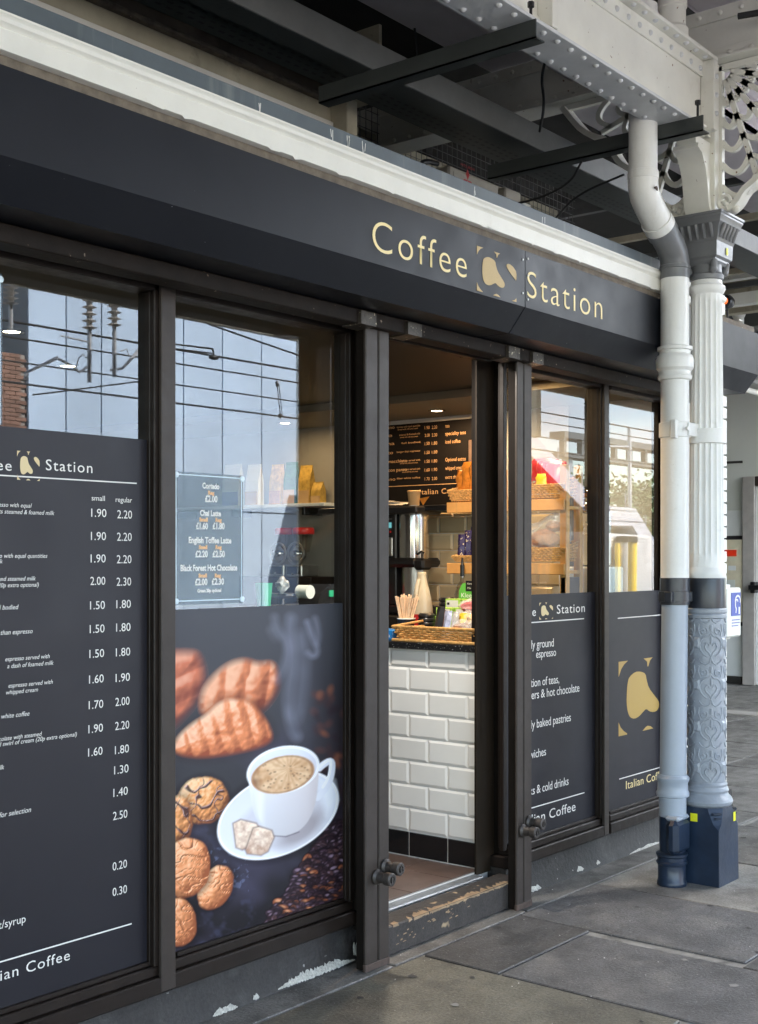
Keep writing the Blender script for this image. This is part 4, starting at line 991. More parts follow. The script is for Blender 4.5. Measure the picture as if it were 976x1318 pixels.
# glass bottle with stopper and small ornament
t = thing('syrup_bottle', 'small clear glass bottle with black neck behind the green carton', 'bottle', (5.55, 3.74, 1.34))
MB().lathe([(.001, 1.34), (.034, 1.345), (.036, 1.42), (.03, 1.45), (.012, 1.475), (.011, 1.50)], 5.55, 3.89, 20).build('bottle_body', M['jar'], t)
MB().lathe([(.012, 1.50), (.012, 1.56), (.008, 1.565), (.004, 1.60), (.001, 1.60)], 5.55, 3.89, 14).build('stopper', M['black'], t)
t = thing('glass_ornament', 'tiny glass jar with a gilt figure behind the black lids', 'jar', (5.6, 3.95, 1.34))
MB().lathe([(.001, 1.34), (.03, 1.35), (.034, 1.40), (.02, 1.43), (.022, 1.44)], 5.6, 3.935, 16).build('jar', M['jar'], t)
MB().lathe([(.001, 1.36), (.008, 1.37), (.005, 1.39), (.009, 1.405), (.004, 1.43), (.001, 1.44)], 5.6, 3.935, 10).build('figure', M['goldfoil'], t)
MB().box(5.48, 5.68, 3.6, 4.1, 1.19, 1.338, .004).build('storage_box', M['dark_ceil_shade'], None, cat='box', label='dark storage box behind the counter carrying the glass bottle')

# pine rack
rk = thing('pine_rack', 'pine display rack with sloping baskets beside the counter', 'rack', (5.7, 3.66, FZ))
for y in (3.275, 3.74):
    MB().box(5.60, 5.635, y, y + .04, FZ, 2.08, .003).build('upright', M['pine'], rk); MB().box(5.74, 5.77, y, y + .04, FZ, 2.08, .003).build('upright', M['pine'], rk)
for z0 in (1.845, 1.513):
    MB().box(5.60, 5.765, 3.28, 4.025, z0 + .005, z0 + .022, .002).build('shelf', M['pine'], rk)
    MB().box(5.585, 5.60, 3.28, 4.02, z0, z0 + .058, .003).build('shelf_front', M['pine'], rk)
MB().box(5.60, 5.765, 3.28, 3.31, FZ, 1.5, .002).build('side_panel', M['floortile'], rk)
def rack_basket(label, z, ya, yb, hgt=.10, tilt=.09):
    t = thing('rack_basket', label, 'basket', (5.72, (ya + yb) / 2, z))
    lo = [(5.61, ya + .02), (5.61, yb - .02), (5.73, yb - .02), (5.73, ya + .02)]; hi = [(5.59, ya), (5.59, yb), (5.75, yb), (5.75, ya)]
    f0 = lambda c: z + .004; f1 = lambda c: z + hgt * (.62 + (c.x - 5.6) * 2 + max(0, 3.75 - c.y) * 0)
    wicker(t, lo, hi, f0, f1, 7, steps=72)
    MB().add([(5.615, ya + .022, z + .012), (5.615, yb - .022, z + .012), (5.73, yb - .022, z + .03), (5.73, ya + .022, z + .03)], [(0, 1, 2, 3)]).build('base', M['wickerdark'], t, smooth=0)
    return t
rack_basket('wicker basket of orange bags on the upper pine shelf seen through the doorway', 1.905, 3.80, 4.02, .11)
rack_basket('sloping wicker basket of red crisp packets on the upper pine shelf behind the window', 1.905, 3.285, 3.56, .13)
rack_basket('wicker basket of purple chocolate bars on the lower pine shelf seen through the doorway', 1.575, 3.80, 3.99, .06)
rack_basket('wicker basket of bread bags on the lower pine shelf behind the window', 1.575, 3.285, 3.56, .13)
def bagshape(name, label, m, c, wy, h, th, seed, tilt=.2, film=None, group=None):
    q = MB(); n = 8; mm = 10; r_ = random.Random(seed); vs = []
    for i in range(n + 1):
        f = i / n; bul = max(.08, math.sin(math.pi * f) ** .6); w_ = wy / 2 * (.92 + .08 * math.cos(8 * f))
        for j in range(mm):
            a = 2 * math.pi * j / mm; k = 1 + r_.uniform(-.09, .09)
            vs.append((c[0] + math.cos(a) * th / 2 * bul * k + tilt * h * f, c[1] + math.copysign(abs(math.sin(a)) ** .6, math.sin(a)) * w_ * k, c[2] + h * f))
    fs = [(i * mm + j, i * mm + (j + 1) % mm, (i + 1) * mm + (j + 1) % mm, (i + 1) * mm + j) for i in range(n) for j in range(mm)] + [tuple(range(mm))[::-1], tuple(n * mm + j for j in range(mm))]
    q.add(vs, fs); return q.build(name, m, None, label=label, cat='packet', group=group, smooth=60)
for k, (y, z, lb) in enumerate(((3.86, 1.96, 'orange snack bag leftmost in the upper basket'), (3.92, 1.97, 'orange snack bag in the middle of the upper basket'), (3.97, 1.95, 'orange snack bag behind in the upper basket'))):
    bagshape('snack_bag', lb, M['orange'], (5.65 + k * .03, y - .005 + .01 * k, z - .02), .125, .20 - .02 * k, .07, 40 + k, .1)
for k in range(4):
    bagshape('crisp_packet', ('red crisp packet at the front of the upper basket', 'red crisp packet second from the front of the upper basket', 'dark red crisp packet third from the front of the upper basket', 'pinkish red crisp packet at the back of the upper basket')[k], M['red'], (5.62 + k * .03, 3.36 + k * .045, 1.95 + k * .02), .13, .15 - .01 * k, .05, 50 + k, .2)
bagshape('crisp_packet', 'yellow based packet at the front corner of the upper basket', M['yellow'], (5.61, 3.43, 1.95), .09, .09, .04, 57, .3)
for k in range(4):
    bar('chocolate_bar', ('purple chocolate bar leftmost in the small basket', 'purple chocolate bar second from left in the small basket', 'purple chocolate bar third from left in the small basket', 'blue wrapped bar at the right of the small basket')[k], M['purple'] if k < 3 else M['blue'], 3.965 - k * .034, 5.64 + k * .01, .11 + .018 * k, .04, .03, .1, z=1.60, seed=20 + k)
t = thing('bread_bag', 'clear bag of bread rolls in the lower basket behind the window', 'bag', (5.72, 3.42, 1.60))
MB().blob((5.68, 3.44, 1.70), (.05, .08, .05), 5, .2, 3).blob((5.68, 3.39, 1.765), (.04, .05, .03), 8, .2, 3).build('bread', M['bread'], t)
MB().blob((5.67, 3.41, 1.72), (.06, .115, .10), 15, .3, 3).build('bag', M['film'], t)
# hanging bag and scales shapes at the right of the rack
t = thing('hanging_scoop', 'steel scoops hanging above a clear bag to the right of the pine rack', 'scoops', (6.2, 3.45, 1.75))
for k, (y, z) in enumerate(((3.50, 1.96), (3.42, 1.93), (3.47, 1.88))):
    MB().blob((6.2 - .03 * k, y, z), (.03, .045, .035), k, .15, 3).build('scoop', M['chrome'], t)
MB().tube([(6.2, 3.44, 1.98), (6.2, 3.40, 1.94), (6.2, 3.38, 1.84)], .008, 8).build('handle', M['chrome'], t)
MB().box(6.2, 6.24, 3.36, 3.55, 1.56, 1.86, .01).build('dispenser', M['cardwhite'], t)
MB().blob((6.17, 3.44, 1.76), (.02, .06, .05), 19, .35, 3).build('bag', M['film'], t)
MB().box(6.1, 6.34, 3.34, 3.62, FZ, 1.55, .008).build('fridge', M['greywall2'], None, cat='fridge', label='pale fridge cabinet standing right of the pine rack inside')

# hot drinks urns on the back bench
MB().box(6.1, 6.69, 3.65, 6.9, FZ, 1.24, .005).build('back_bench', M['dark_ceil_shade'], None, cat='bench', label='dark back bench along the tiled wall behind the counter')
ur = thing('drinks_urn', 'tall polished twin coffee brewer with black bands on the back bench', 'urn', (6.35, 4.95, 1.24))
MB().lathe([(.085, 1.30), (.085, 1.56)], 6.33, 4.80, 28).build('lower_tank', M['steel'], ur)
MB().lathe([(.095, 1.575), (.097, 1.60), (.097, 1.86), (.095, 1.88)], 6.33, 4.81, 32).build('upper_tank', M['chrome'], ur)
MB().box(6.26, 6.45, 4.90, 5.05, 1.30, 1.90, .008).build('control_column', M['black'], ur)
MB().lathe([(.095, 1.60), (.097, 1.88)], 6.33, 5.16, 32).build('upper_tank', M['chrome'], ur)
q = MB(); q.box(6.21, 6.48, 4.70, 5.3, 1.876, 1.925, .01); q.build('top_band', M['black'], ur)
q = MB(); q.box(6.20, 6.48, 4.70, 5.3, 1.54, 1.60, .02); q.box(6.20, 6.30, 4.64, 4.72, 1.525, 1.595, .015); q.build('lower_band', M['black'], ur)
MB().box(6.252, 6.258, 4.935, 4.985, 1.79, 1.825).build('display', M['lcd'], ur)
text('Bravilor', M['steel'], ur, ('X', 6.2575), 4.99, 4.93, 1.842, .014)
for y in (4.94, 4.975): MB().lathe([(.007, 6.255), (.007, 6.25), (.001, 6.249)], 0, y, 10, 'x', 1.765).build('button', M['red'], ur)
MB().box(6.245, 6.258, 4.92, 4.99, 1.61, 1.73, .004).build('sight_panel', M['steel'], ur); MB().box(6.24, 6.244, 4.945, 4.985, 1.615, 1.72, .001).build('sight_slot', M['black'], ur)
q = MB().tube([(6.2, 4.95, 1.58), (6.185, 4.95, 1.56), (6.185, 4.95, 1.51)], .014, 12); q.build('tap', M['chrome'], ur)
q = MB().tube([(6.22, 4.665, 1.59), (6.22, 4.665, 1.63)], .006, 8); q.tube([(6.22, 4.70, 1.622), (6.22, 4.665, 1.64), (6.22, 4.65, 1.632)], .008, 8); q.build('lever', M['black'], ur)
MB().box(6.24, 6.46, 4.73, 5.2, 1.245, 1.30, .01).build('base', M['black'], ur)
MB().box(6.30, 6.67, 4.44, 5.6, 1.895, 1.93, .003).build('wall_shelf', M['black'], None, cat='shelf', label='thin black shelf under the wall menu above the brewer')
t = thing('kraft_cup', 'brown paper cup standing on the brewer under the wall menu', 'cup', (6.33, 4.80, 1.925))
MB().lathe([(.032, 1.926), (.042, 2.02), (.039, 2.02), (.03, 1.935)], 6.33, 4.81, 20).build('cup', M['kraft'], t); MB().lathe([(.042, 2.018), (.045, 2.021), (.042, 2.026), (.039, 2.02)], 6.33, 4.81, 20).build('rim', M['kraft'], t)
MB().lathe([(.0325, 1.926), (.034, 1.933)], 6.33, 4.81, 20).build('foot', M['cardwhite'], t)
MB().add([(6.32, 4.76, 1.975), (6.32, 4.68, 1.985), (6.32, 4.70, 1.965), (6.32, 4.73, 1.93), (6.323, 4.75, 1.955)], [(0, 1, 2, 3, 4)]).build('paper_napkin', M['orange'], None, cat='napkin', label='folded orange napkin beside the brown paper cup')
MB().blob((6.4, 5.05, 1.945), (.09, .2, .022), 7, .25, 3).build('folded_bag', M['silver'], None, cat='bag', label='crumpled grey bag lying on top of the brewer')
# things left of urn, low
MB().box(6.22, 6.4, 5.0, 5.08, 1.43, 1.50, .004).build('small_carton', M['green'], None, cat='box', label='small green carton behind the wooden stirrers')
MB().box(6.20, 6.38, 4.98, 5.08, 1.245, 1.43, .004).build('small_carton', M['red'], None, cat='box', label='small red carton behind the wooden stirrers')
# menu board on the back wall
mb = thing('wall_menu', 'dark wall menu with amber lettering high on the back wall seen through the doorway', 'menu board', (6.67, 5.0, 1.94))
MB().box(6.672, 6.692, 4.40, 5.72, 1.94, 2.50, .002).build('board', mat('menu_board_black', (.007, .006, .006), .6, spec=.12), mb)
XM = 6.6715
def Tm(body, x0, x1, y, cap, m='print_amber', **k):
    Y0 = atX(x0, y, XM)[0] if x0 is not None else None; Y1 = atX(x1, y, XM)[0] if x1 is not None else None
    Z = atX(x0 if x0 is not None else x1, y, XM)[1]
    if x0 is None: return text(body, M[m], mb, ('X', XM), None, Y1, Z, cap, **k)
    return text(body, M[m], mb, ('X', XM), Y0, Y1, Z, cap, **k)
for k, (y, d1, p, q_, it_) in enumerate(((552.5, 'espresso with equal quantities', '1.90', '2.20', 'tea'), (562.5, 'steamed & foamed milk', '2.00', '2.30', 'speciality teas'), (573, 'full bodied', '1.50', '1.80', 'iced coffee'), (584.5, 'longer than espresso', '1.50', '1.80', None),
                                ('596', 'espresso served with', '1.50', '1.80', 'Optional extras'), (607, 'espresso served with', '1.60', '1.90', 'whipped cream'), (618.5, 'filter white coffee', '1.70', '2.00', 'extra shot'))):
    y = float(y)
    Tm(p, 546.8, 553.2, y, .021); Tm(q_, 556, 562.8, y - .5, .021)
    Tm(d1, 511 + (k % 3) * 3, 541, y - 1.5, .012)
    if k in (0, 1, 4, 5): Tm('served with milk and cream', 512 + (k % 3) * 3, 538, y + 1.5, .010)
    Tm(('cappuccino', 'latte', 'mocha', 'ristretto', 'espresso macchiato', 'espresso con panna', 'americano')[k], 480 if k < 4 else 478, (508, 505, 508, 506, 524, 524, 509)[k], y + 1.5, .022)
    if it_:
        wpx = len(it_) * 1.75; Tm(it_, 573.5, 573.5 + wpx, y - 2, .024)
a = atX(470, 630, XM - .0005); b = atX(614, 624, XM - .0005)
MB().add([(XM, a[0], 2.082), (XM, 4.45, 2.082), (XM, 4.45, 2.086), (XM, a[0], 2.086)], [(0, 1, 2, 3)]).build('rule', M['print_amber'], mb, smooth=0)
Tm('Italian Coffee', 540.5, 596, 636.5, .034, sp=1.1)
MB().box(6.66, 6.70, 4.40, 4.62, 2.16, 2.36, .003).build('notice_board', M['floortile'], None, cat='notice', label='small brown notice at the right edge of the wall menu')
MB().lathe([(.006, 6.662), (.006, 6.67)], 0, 4.76, 10, 'x', 1.99).build('hook', M['chrome'], mb)

# shelf with coffee bags, and grain dispensers, seen through the second window
sh = thing('bag_shelf', 'narrow wall shelf carrying gold and green coffee bags', 'shelf', (6.55, 6.3, 1.96))
MB().box(6.42, 6.69, 5.65, 7.6, 1.955, 1.978, .003).build('shelf', M['greywall2'], sh)
for y in (5.9, 6.6, 7.2): MB().box(6.5, 6.69, y, y + .03, 1.90, 1.954, .003).build('bracket', M['black'], sh)
def coffee_bag(label, y, h, m, m2, wd=.11):
    t = thing('coffee_bag', label, 'coffee bag', (6.52, y, 1.978))
    MB().prism([(6.50, 1.979), (6.565, 1.979), (6.56, 1.979 + h * .6), (6.538, 1.979 + h * .93), (6.538, 1.979 + h), (6.530, 1.979 + h), (6.530, 1.979 + h * .93), (6.505, 1.979 + h * .6)], 'xz', y - wd / 2, y + wd / 2).build('bag_body', m, t, smooth=0)
    MB().box(6.496, 6.4995, y - wd / 2 + .004, y + wd / 2 - .004, 1.985, 1.979 + h * .34).build('front_label', m2, t)
    return t
coffee_bag('green topped coffee bag in the middle of the shelf', 6.05, .30, M['greenfoil'], M['kraft'])
coffee_bag('gold coffee bag right of the green topped bag', 5.91, .27, M['goldfoil'], M['kraft'])
coffee_bag('gold coffee bag left of the green topped bag', 6.19, .29, M['goldfoil'], M['bread'])
coffee_bag('short gold coffee bag at the right end of the shelf', 5.80, .15, M['goldfoil'], M['kraft'], .09)
coffee_bag('pale coffee bag seen faintly through the reflection, nearest the gold bags', 6.42, .30, M['cardwhite'], M['kraft'], .13)
coffee_bag('navy and white coffee bag seen faintly through the reflection', 6.64, .31, M['cardwhite'], M['signblue'], .17)
dsp0 = None
for k, y in enumerate((6.10, 5.93)):
    t = thing('grinder_hopper', ('coffee grinder hopper with red lid, the left of the pair', 'coffee grinder hopper with red lid, the right of the pair')[k], 'grinder', (6.5, y, 1.46), 'red lidded hoppers on the back wall')
    MB().lathe([(.075, 1.765), (.078, 1.77), (.078, 1.80), (.07, 1.812), (.001, 1.815)], 6.52, y, 28).build('lid', M['red'], t)
    MB().lathe([(.045, 1.64), (.07, 1.765)], 6.52, y, 28).build('hopper', M['jar'], t)
    q = MB(); q.tube([(6.44 + .0 , y + .075 * math.cos(a_ * .35), 1.63 + .075 * math.sin(a_ * .35)) for a_ in range(19)], .008, 8, False); q.build('wheel_rim', M['steel'], t)
    MB().lathe([(.001, 6.40), (.022, 6.402), (.022, 6.45), (.05, 6.452), (.05, 6.50)], 0, y, 20, 'x', 1.63).build('hub', M['chrome'], t)
    MB().box(6.42, 6.6, y - .075, y + .075, 1.47, 1.55, .006).build('drawer_block', M['steel'], t)
    MB().box(6.414, 6.419, y - .06, y + .06, 1.485, 1.54, .002).build('drawer', M['dark_ceil_shade'], t)
    MB().lathe([(.008, 6.405), (.01, 6.41), (.008, 6.414)], 0, y, 10, 'x', 1.49).build('drawer_knob', M['chrome'], t)
MB().box(6.40, 6.69, 5.75, 6.45, 1.24, 1.468, .004).build('grinder_stand', M['frame'], None, cat='stand', label='dark cabinet under the two coffee grinders')
# till, paper roll, jars nearer the second window
t = thing('card_till', 'small black card terminal with green key on the ledge behind the window', 'card terminal', (4.55, 4.0, 1.36))
MB().prism([(4.42, 1.375), (4.66, 1.375), (4.66, 1.405), (4.58, 1.47), (4.50, 1.475), (4.44, 1.43)], 'xz', 3.93, 4.05).build('terminal_body', M['black'], t, smooth=0)
MB().box(4.50, 4.53, 3.925, 3.9295, 1.415, 1.445).build('key', M['greencup'], t)
MB().box(3.95, 4.72, 3.9, 4.25, 1.33, 1.372, .004).build('inner_ledge', M['dark_ceil_shade'], None, cat='ledge', label='narrow dark ledge behind the second window carrying till and jars')
MB().box(4.0, 4.7, 4.0, 4.2, FZ, 1.33, .004).build('ledge_cabinet', M['dark_ceil_shade'], None, cat='cabinet', label='dark cabinet below the ledge behind the second window')
t = thing('paper_roll', 'white receipt roll beside the card terminal', 'paper roll', (4.38, 4.0, 1.40))
MB().lathe([(.012, 3.93), (.032, 3.93), (.032, 4.0), (.012, 4.0)], 4.37, 0, 24, 'y', 1.44).build('roll', M['cardwhite'], t)
t = thing('plastic_cup', 'green plastic cup behind the window beside the price card', 'cup', (4.14, 4.0, 1.372))
MB().lathe([(.03, 1.373), (.04, 1.485), (.038, 1.485), (.028, 1.38)], 4.12, 3.99, 20).build('cup', M['greencup'], t)
t = thing('glass_jar', 'footed glass jar of sweets behind the window left of the receipt roll', 'jar', (4.25, 4.0, 1.372))
MB().lathe([(.06, 1.373), (.015, 1.385), (.015, 1.41), (.08, 1.425), (.08, 1.435), (.05, 1.438)], 4.25, 4.0, 24).build('stand', M['jar'], t)
MB().blob((4.25, 4.0, 1.475), (.03, .03, .035), 2, .3, 3).build('sweets', M['silver'], t)
# ceiling downlights
def downlight(x, y, z, label, pw=14, col=(1, .62, .3)):
    t = thing('downlight', label, 'light', (x, y, z))
    MB().lathe([(.055, z - .001), (.055, z - .006), (.04, z - .008), (.038, z - .002)], x, y, 24).build('trim', M['chrome'], t)
    MB().lathe([(.001, z - .004), (.036, z - .004), (.036, z - .003)], x, y, 20).build('lens', M['lamp'], t)
    l = bpy.data.lights.new('downlight_beam', 'AREA'); l.shape = 'DISK'; l.size = .075; l.energy = pw; l.color = col
    o = bpy.data.objects.new('downlight_beam', l); C.objects.link(o); o.parent = t; o.location = (0, 0, -.012)
downlight(6.37, 4.66, 2.53, 'round ceiling downlight above the wall menu', 2.2)
downlight(6.3, 5.9, 2.53, 'round ceiling downlight above the coffee bag shelf', .5)
downlight(4.98, 3.44, 2.575, 'unseen fill downlight added over the serving counter', 1.8)  # added fill lamp, kept hidden above the door head
downlight(5.75, 3.62, 2.575, 'round ceiling downlight over the pine rack', 1.1)
downlight(4.30, 3.40, 2.575, 'unseen fill downlight added just inside the doorway', 5.5, (1, .92, .82))  # lamp added out of view to brighten the counter tiles
downlight(3.2, 4.6, 2.575, 'round ceiling downlight seen through the reflection in the price list window', .25)
downlight(3.95, 5.2, 2.575, 'round ceiling downlight seen through the reflection above the coffee cup picture', .25)

# ------------------------------------------------------------------ white brick pier right of the windows
pier = thing('brick_pier', 'white painted brick pier at the end of the shop front', 'pier', (7.05, 3.4, 0))
MB().box(6.665, 7.51, 3.255, 3.6, 0, 2.9).build('pier_core', M['whitebrick'], pier, smooth=0)
b0 = None
for j in range(34):
    for i in range(5):
        x0 = 6.655 + i * .225 - (.11 if j % 2 else 0); xa = max(x0, 6.655); xb = min(x0 + .215, 7.52)
        if xb - xa < .03: continue
        MB().box(xa, xb, 3.24, 3.262, .15 + j * .075, .15 + j * .075 + .065, .003).build('brick', M['whitebrick'], pier, smooth=0)
MB().box(6.60, 6.655, 3.20, 3.30, .145, 2.53, .003).build('end_frame', M['frame'], shop)
cd = thing('conduit', 'thin grey conduit and black cable running up beside the last window', 'conduit', (6.68, 3.2, 1.4))
MB().tube([(6.685, 3.19, 1.44), (6.685, 3.19, 2.52)], .012, 10).build('pipe', M['galv'], cd)
MB().tube(soft([(6.72, 3.2, 1.38), (6.715, 3.19, 1.55), (6.72, 3.195, 1.9), (6.71, 3.19, 2.2), (6.72, 3.2, 2.5)]), .007, 8).build('cable', M['cable'], cd)
for z in (1.7, 2.2): MB().box(6.665, 6.705, 3.175, 3.24, z, z + .03, .003).build('clip', M['galv'], cd)

# ------------------------------------------------------------------ cast iron column
KX, KY = 5.88, 2.64
col_ = thing('iron_column', 'ornate cast iron column with navy plinth, grey relief shaft and white fluting', 'column', (KX, KY, 0))
def sq_ring(q, prof, n=1):     # square lofted profile (half width, z)
    vs = []
    for h_, z_ in prof: vs += [(KX - h_, KY - h_, z_), (KX + h_, KY - h_, z_), (KX + h_, KY + h_, z_), (KX - h_, KY + h_, z_)]
    k = len(prof); q.add(vs, [(i * 4 + j, i * 4 + (j + 1) % 4, (i + 1) * 4 + (j + 1) % 4, (i + 1) * 4 + j) for i in range(k - 1) for j in range(4)] + [(3, 2, 1, 0), tuple(4 * (k - 1) + j for j in range(4))])
    return q
# plinth with chamfered shoulders (eight sided top)
q = MB(); vs = []
def octo(h_, c_, z_): return [(KX - h_, KY - h_ + c_, z_), (KX - h_ + c_, KY - h_, z_), (KX + h_ - c_, KY - h_, z_), (KX + h_, KY - h_ + c_, z_), (KX + h_, KY + h_ - c_, z_), (KX + h_ - c_, KY + h_, z_), (KX - h_ + c_, KY + h_, z_), (KX - h_, KY + h_ - c_, z_)]
lv = [(.118, .002, 0), (.118, .002, .02), (.115, .002, .26), (.115, .002, .275), (.115, .028, .30), (.112, .048, .35), (.108, .055, .375)]
for a_ in lv: vs += octo(*a_)
k = len(lv); q.add(vs, [(i * 8 + j, i * 8 + (j + 1) % 8, (i + 1) * 8 + (j + 1) % 8, (i + 1) * 8 + j) for i in range(k - 1) for j in range(8)] + [tuple(range(8))[::-1], tuple((k - 1) * 8 + j for j in range(8))])
q.build('plinth', M['navy'], col_, smooth=30)
q = MB()
for sx, sy in ((-1, -1), (1, -1), (-1, 1)):
    q.tube([(KX + sx * .115, KY + sy * .085, .352), (KX + sx * .085, KY + sy * .115, .352)], .007, 6); q.tube([(KX + sx * .113, KY + sy * .095, .33), (KX + sx * .095, KY + sy * .113, .33)], .006, 6)
q.build('plinth_moulding', M['navy'], col_)
MB().lathe([(.112, .375), (.124, .385), (.128, .40), (.120, .418), (.108, .428), (.103, .44), (.108, .452), (.104, .464), (.099, .47), (.101, .482), (.095, .492)], KX, KY, 40).build('base_moulding', M['relief'], col_)
MB().lathe([(.0915, .485), (.0905, 1.32)], KX, KY, 48).build('relief_shaft', M['relief'], col_)
# relief ornament: strapwork repeated round the shaft
q = MB()
def onshaft(pts, r_, a0, z0, s=1, rad=.0045):
    P = [(KX + .0915 * math.cos(a0 + s * u / .0915), KY + .0915 * math.sin(a0 + s * u / .0915), z0 + v) for u, v in pts]
    q.tube(P, rad, 6)
def spiral(cx, cz, r0, turns, n, dir_=1, ph=0):
    return [(cx + r0 * (1 - .75 * i / n) * math.cos(ph + dir_ * turns * 2 * math.pi * i / n), cz + r0 * (1 - .75 * i / n) * math.sin(ph + dir_ * turns * 2 * math.pi * i / n)) for i in range(n + 1)]
for m_ in range(4):
    a0 = math.radians(218) + m_ * math.pi / 2
    for j in range(4):
        z0 = .50 + j * .205
        for s in (1, -1):
            onshaft([(0, .0), (.010, .02), (.024, .032), (.030, .05), (.022, .068), (.010, .062), (.008, .052)], 0, a0, z0, s)
            onshaft(spiral(.036, .125, .020, 1.1, 12, 1, 2.2), 0, a0, z0, s)
            onshaft([(0, .115), (.012, .10), (.028, .098), (.046, .085), (.058, .06)], 0, a0, z0, s)
            onshaft([(.058, .06), (.050, .03), (.036, .012), (.020, .0)], 0, a0, z0, s)
            onshaft([(0, .20), (.008, .175), (.024, .165), (.044, .172), (.060, .19)], 0, a0, z0, s)
            onshaft([(.050, .10), (.062, .13), (.058, .16)], 0, a0, z0, s, .004)
        onshaft([(0, .06), (0, .10)], 0, a0, z0, 1, .006); onshaft([(0, .125), (0, .155)], 0, a0, z0, 1, .007)
    for j in range(4):          # lozenge bosses between the scrolls
        z0 = .565 + j * .205; a1 = a0 + math.pi / 4
        vs = []
        for u, v, r_ in ((-.024, 0, .092), (-.014, .028, .092), (.014, .028, .092), (.024, 0, .092), (.014, -.028, .092), (-.014, -.028, .092), (-.012, 0, .1), (-.008, .016, .1), (.008, .016, .1), (.012, 0, .1), (.008, -.016, .1), (-.008, -.016, .1)):
            vs.append((KX + r_ * math.cos(a1 + u / .092), KY + r_ * math.sin(a1 + u / .092), z0 + v))
        q.add(vs, [(i, (i + 1) % 6, 6 + (i + 1) % 6, 6 + i) for i in range(6)] + [tuple(range(6, 12))])
q.build('relief_ornament', M['relief'], col_)
MB().lathe([(.0915, 1.30), (.099, 1.305), (.099, 1.318), (.094, 1.324), (.100, 1.332), (.100, 1.345), (.094, 1.352)], KX, KY, 40).build('shaft_ring', M['relief'], col_)
MB().lathe([(.095, 1.352), (.0955, 1.36), (.0945, 1.495), (.093, 1.50)], KX, KY, 40).build('dark_band', M['band'], col_)
MB().lathe([(.0915, 1.50), (.094, 1.51), (.094, 1.535), (.087, 1.548), (.086, 1.56)], KX, KY, 40).build('ring', M['whitepipe'], col_)
# fluted shaft
q = MB(); n = 120; lev = [(1.555, .0865, 0), (1.60, .0860, 0), (1.63, .0858, 1), (2.2, .082, 1), (2.86, .0765, 1), (2.89, .076, 0), (2.915, .076, 0)]
vs = []
for z_, r_, fl_ in lev:
    for j in range(n):
        a = 2 * math.pi * j / n; f = abs(math.sin(a * 9)); rr_ = r_ - fl_ * .0085 * (f ** .7 if f > .25 else 0)
        vs.append((KX + rr_ * math.cos(a), KY + rr_ * math.sin(a), z_))
q.add(vs, [(i * n + j, i * n + (j + 1) % n, (i + 1) * n + (j + 1) % n, (i + 1) * n + j) for i in range(len(lev) - 1) for j in range(n)]); q.build('fluted_shaft', M['whitepipe'], col_, smooth=50)
MB().lathe([(.076, 2.905), (.085, 2.915), (.092, 2.93), (.090, 2.945), (.078, 2.955), (.075, 2.975)], KX, KY, 40).build('neck_ring', M['whitepipe'], col_)
# capital
q = MB(); q.lathe([(.071, 2.97), (.082, 2.98), (.084, 3.0), (.076, 3.01), (.075, 3.06)], KX, KY, 32)
sq_ring(q, [(.072, 3.045), (.082, 3.06), (.082, 3.07), (.094, 3.08), (.097, 3.15), (.100, 3.155), (.104, 3.17), (.112, 3.215), (.126, 3.235), (.128, 3.25), (.134, 3.262), (.134, 3.27), (.139, 3.275), (.139, 3.285)])
q.build('capital', M['capgrey'], col_, smooth=25)
q = MB()
for s in range(4):
    for k in range(5):
        u = -.075 + k * .0375; pts = [(u, .103, 3.165), (u, .112, 3.19), (u, .124, 3.22), (u, .127, 3.232)]
        P = []
        for a_, b_, z_ in pts:
            P.append({0: (KX + a_, KY - b_, z_), 1: (KX - b_, KY + a_, z_), 2: (KX + a_, KY + b_, z_), 3: (KX + b_, KY + a_, z_)}[s])
        q.tube(P, [.008, .011, .012, .010], 8)
for sx, sy in ((-1, -1), (1, -1), (-1, 1), (1, 1)):    # volutes at the corners
    q.tube([(KX + sx * .06, KY + sy * .06, 3.0), (KX + sx * .068, KY + sy * .068, 3.03), (KX + sx * .075, KY + sy * .075, 3.065)], [.012, .018, .014], 10)
    q.blob((KX + sx * .066, KY + sy * .066, 3.02), (.02, .02, .02), 1, 0, 2)
q.build('capital_ornament', M['capgrey'], col_)
for nm, pl, lb in (('a', [(KX - .1165, 2.635, .305), (KX - .1165, 2.672, .305), (KX - .1165, 2.672, .345), (KX - .1165, 2.635, .345)], 0), ('b', [(5.935, KY - .1168, .295), (5.962, KY - .1168, .295), (5.962, KY - .1168, .34), (5.935, KY - .1168, .34)], 0), ('c', [(5.89, KY - .099, 3.095), (5.912, KY - .099, 3.095), (5.912, KY - .0995, 3.13), (5.89, KY - .0995, 3.13)], 0)):
    MB().add(pl, [(0, 1, 2, 3)]).build('sticker', M['yellow_sticker'], col_, label='bright yellow square sticker', smooth=0)
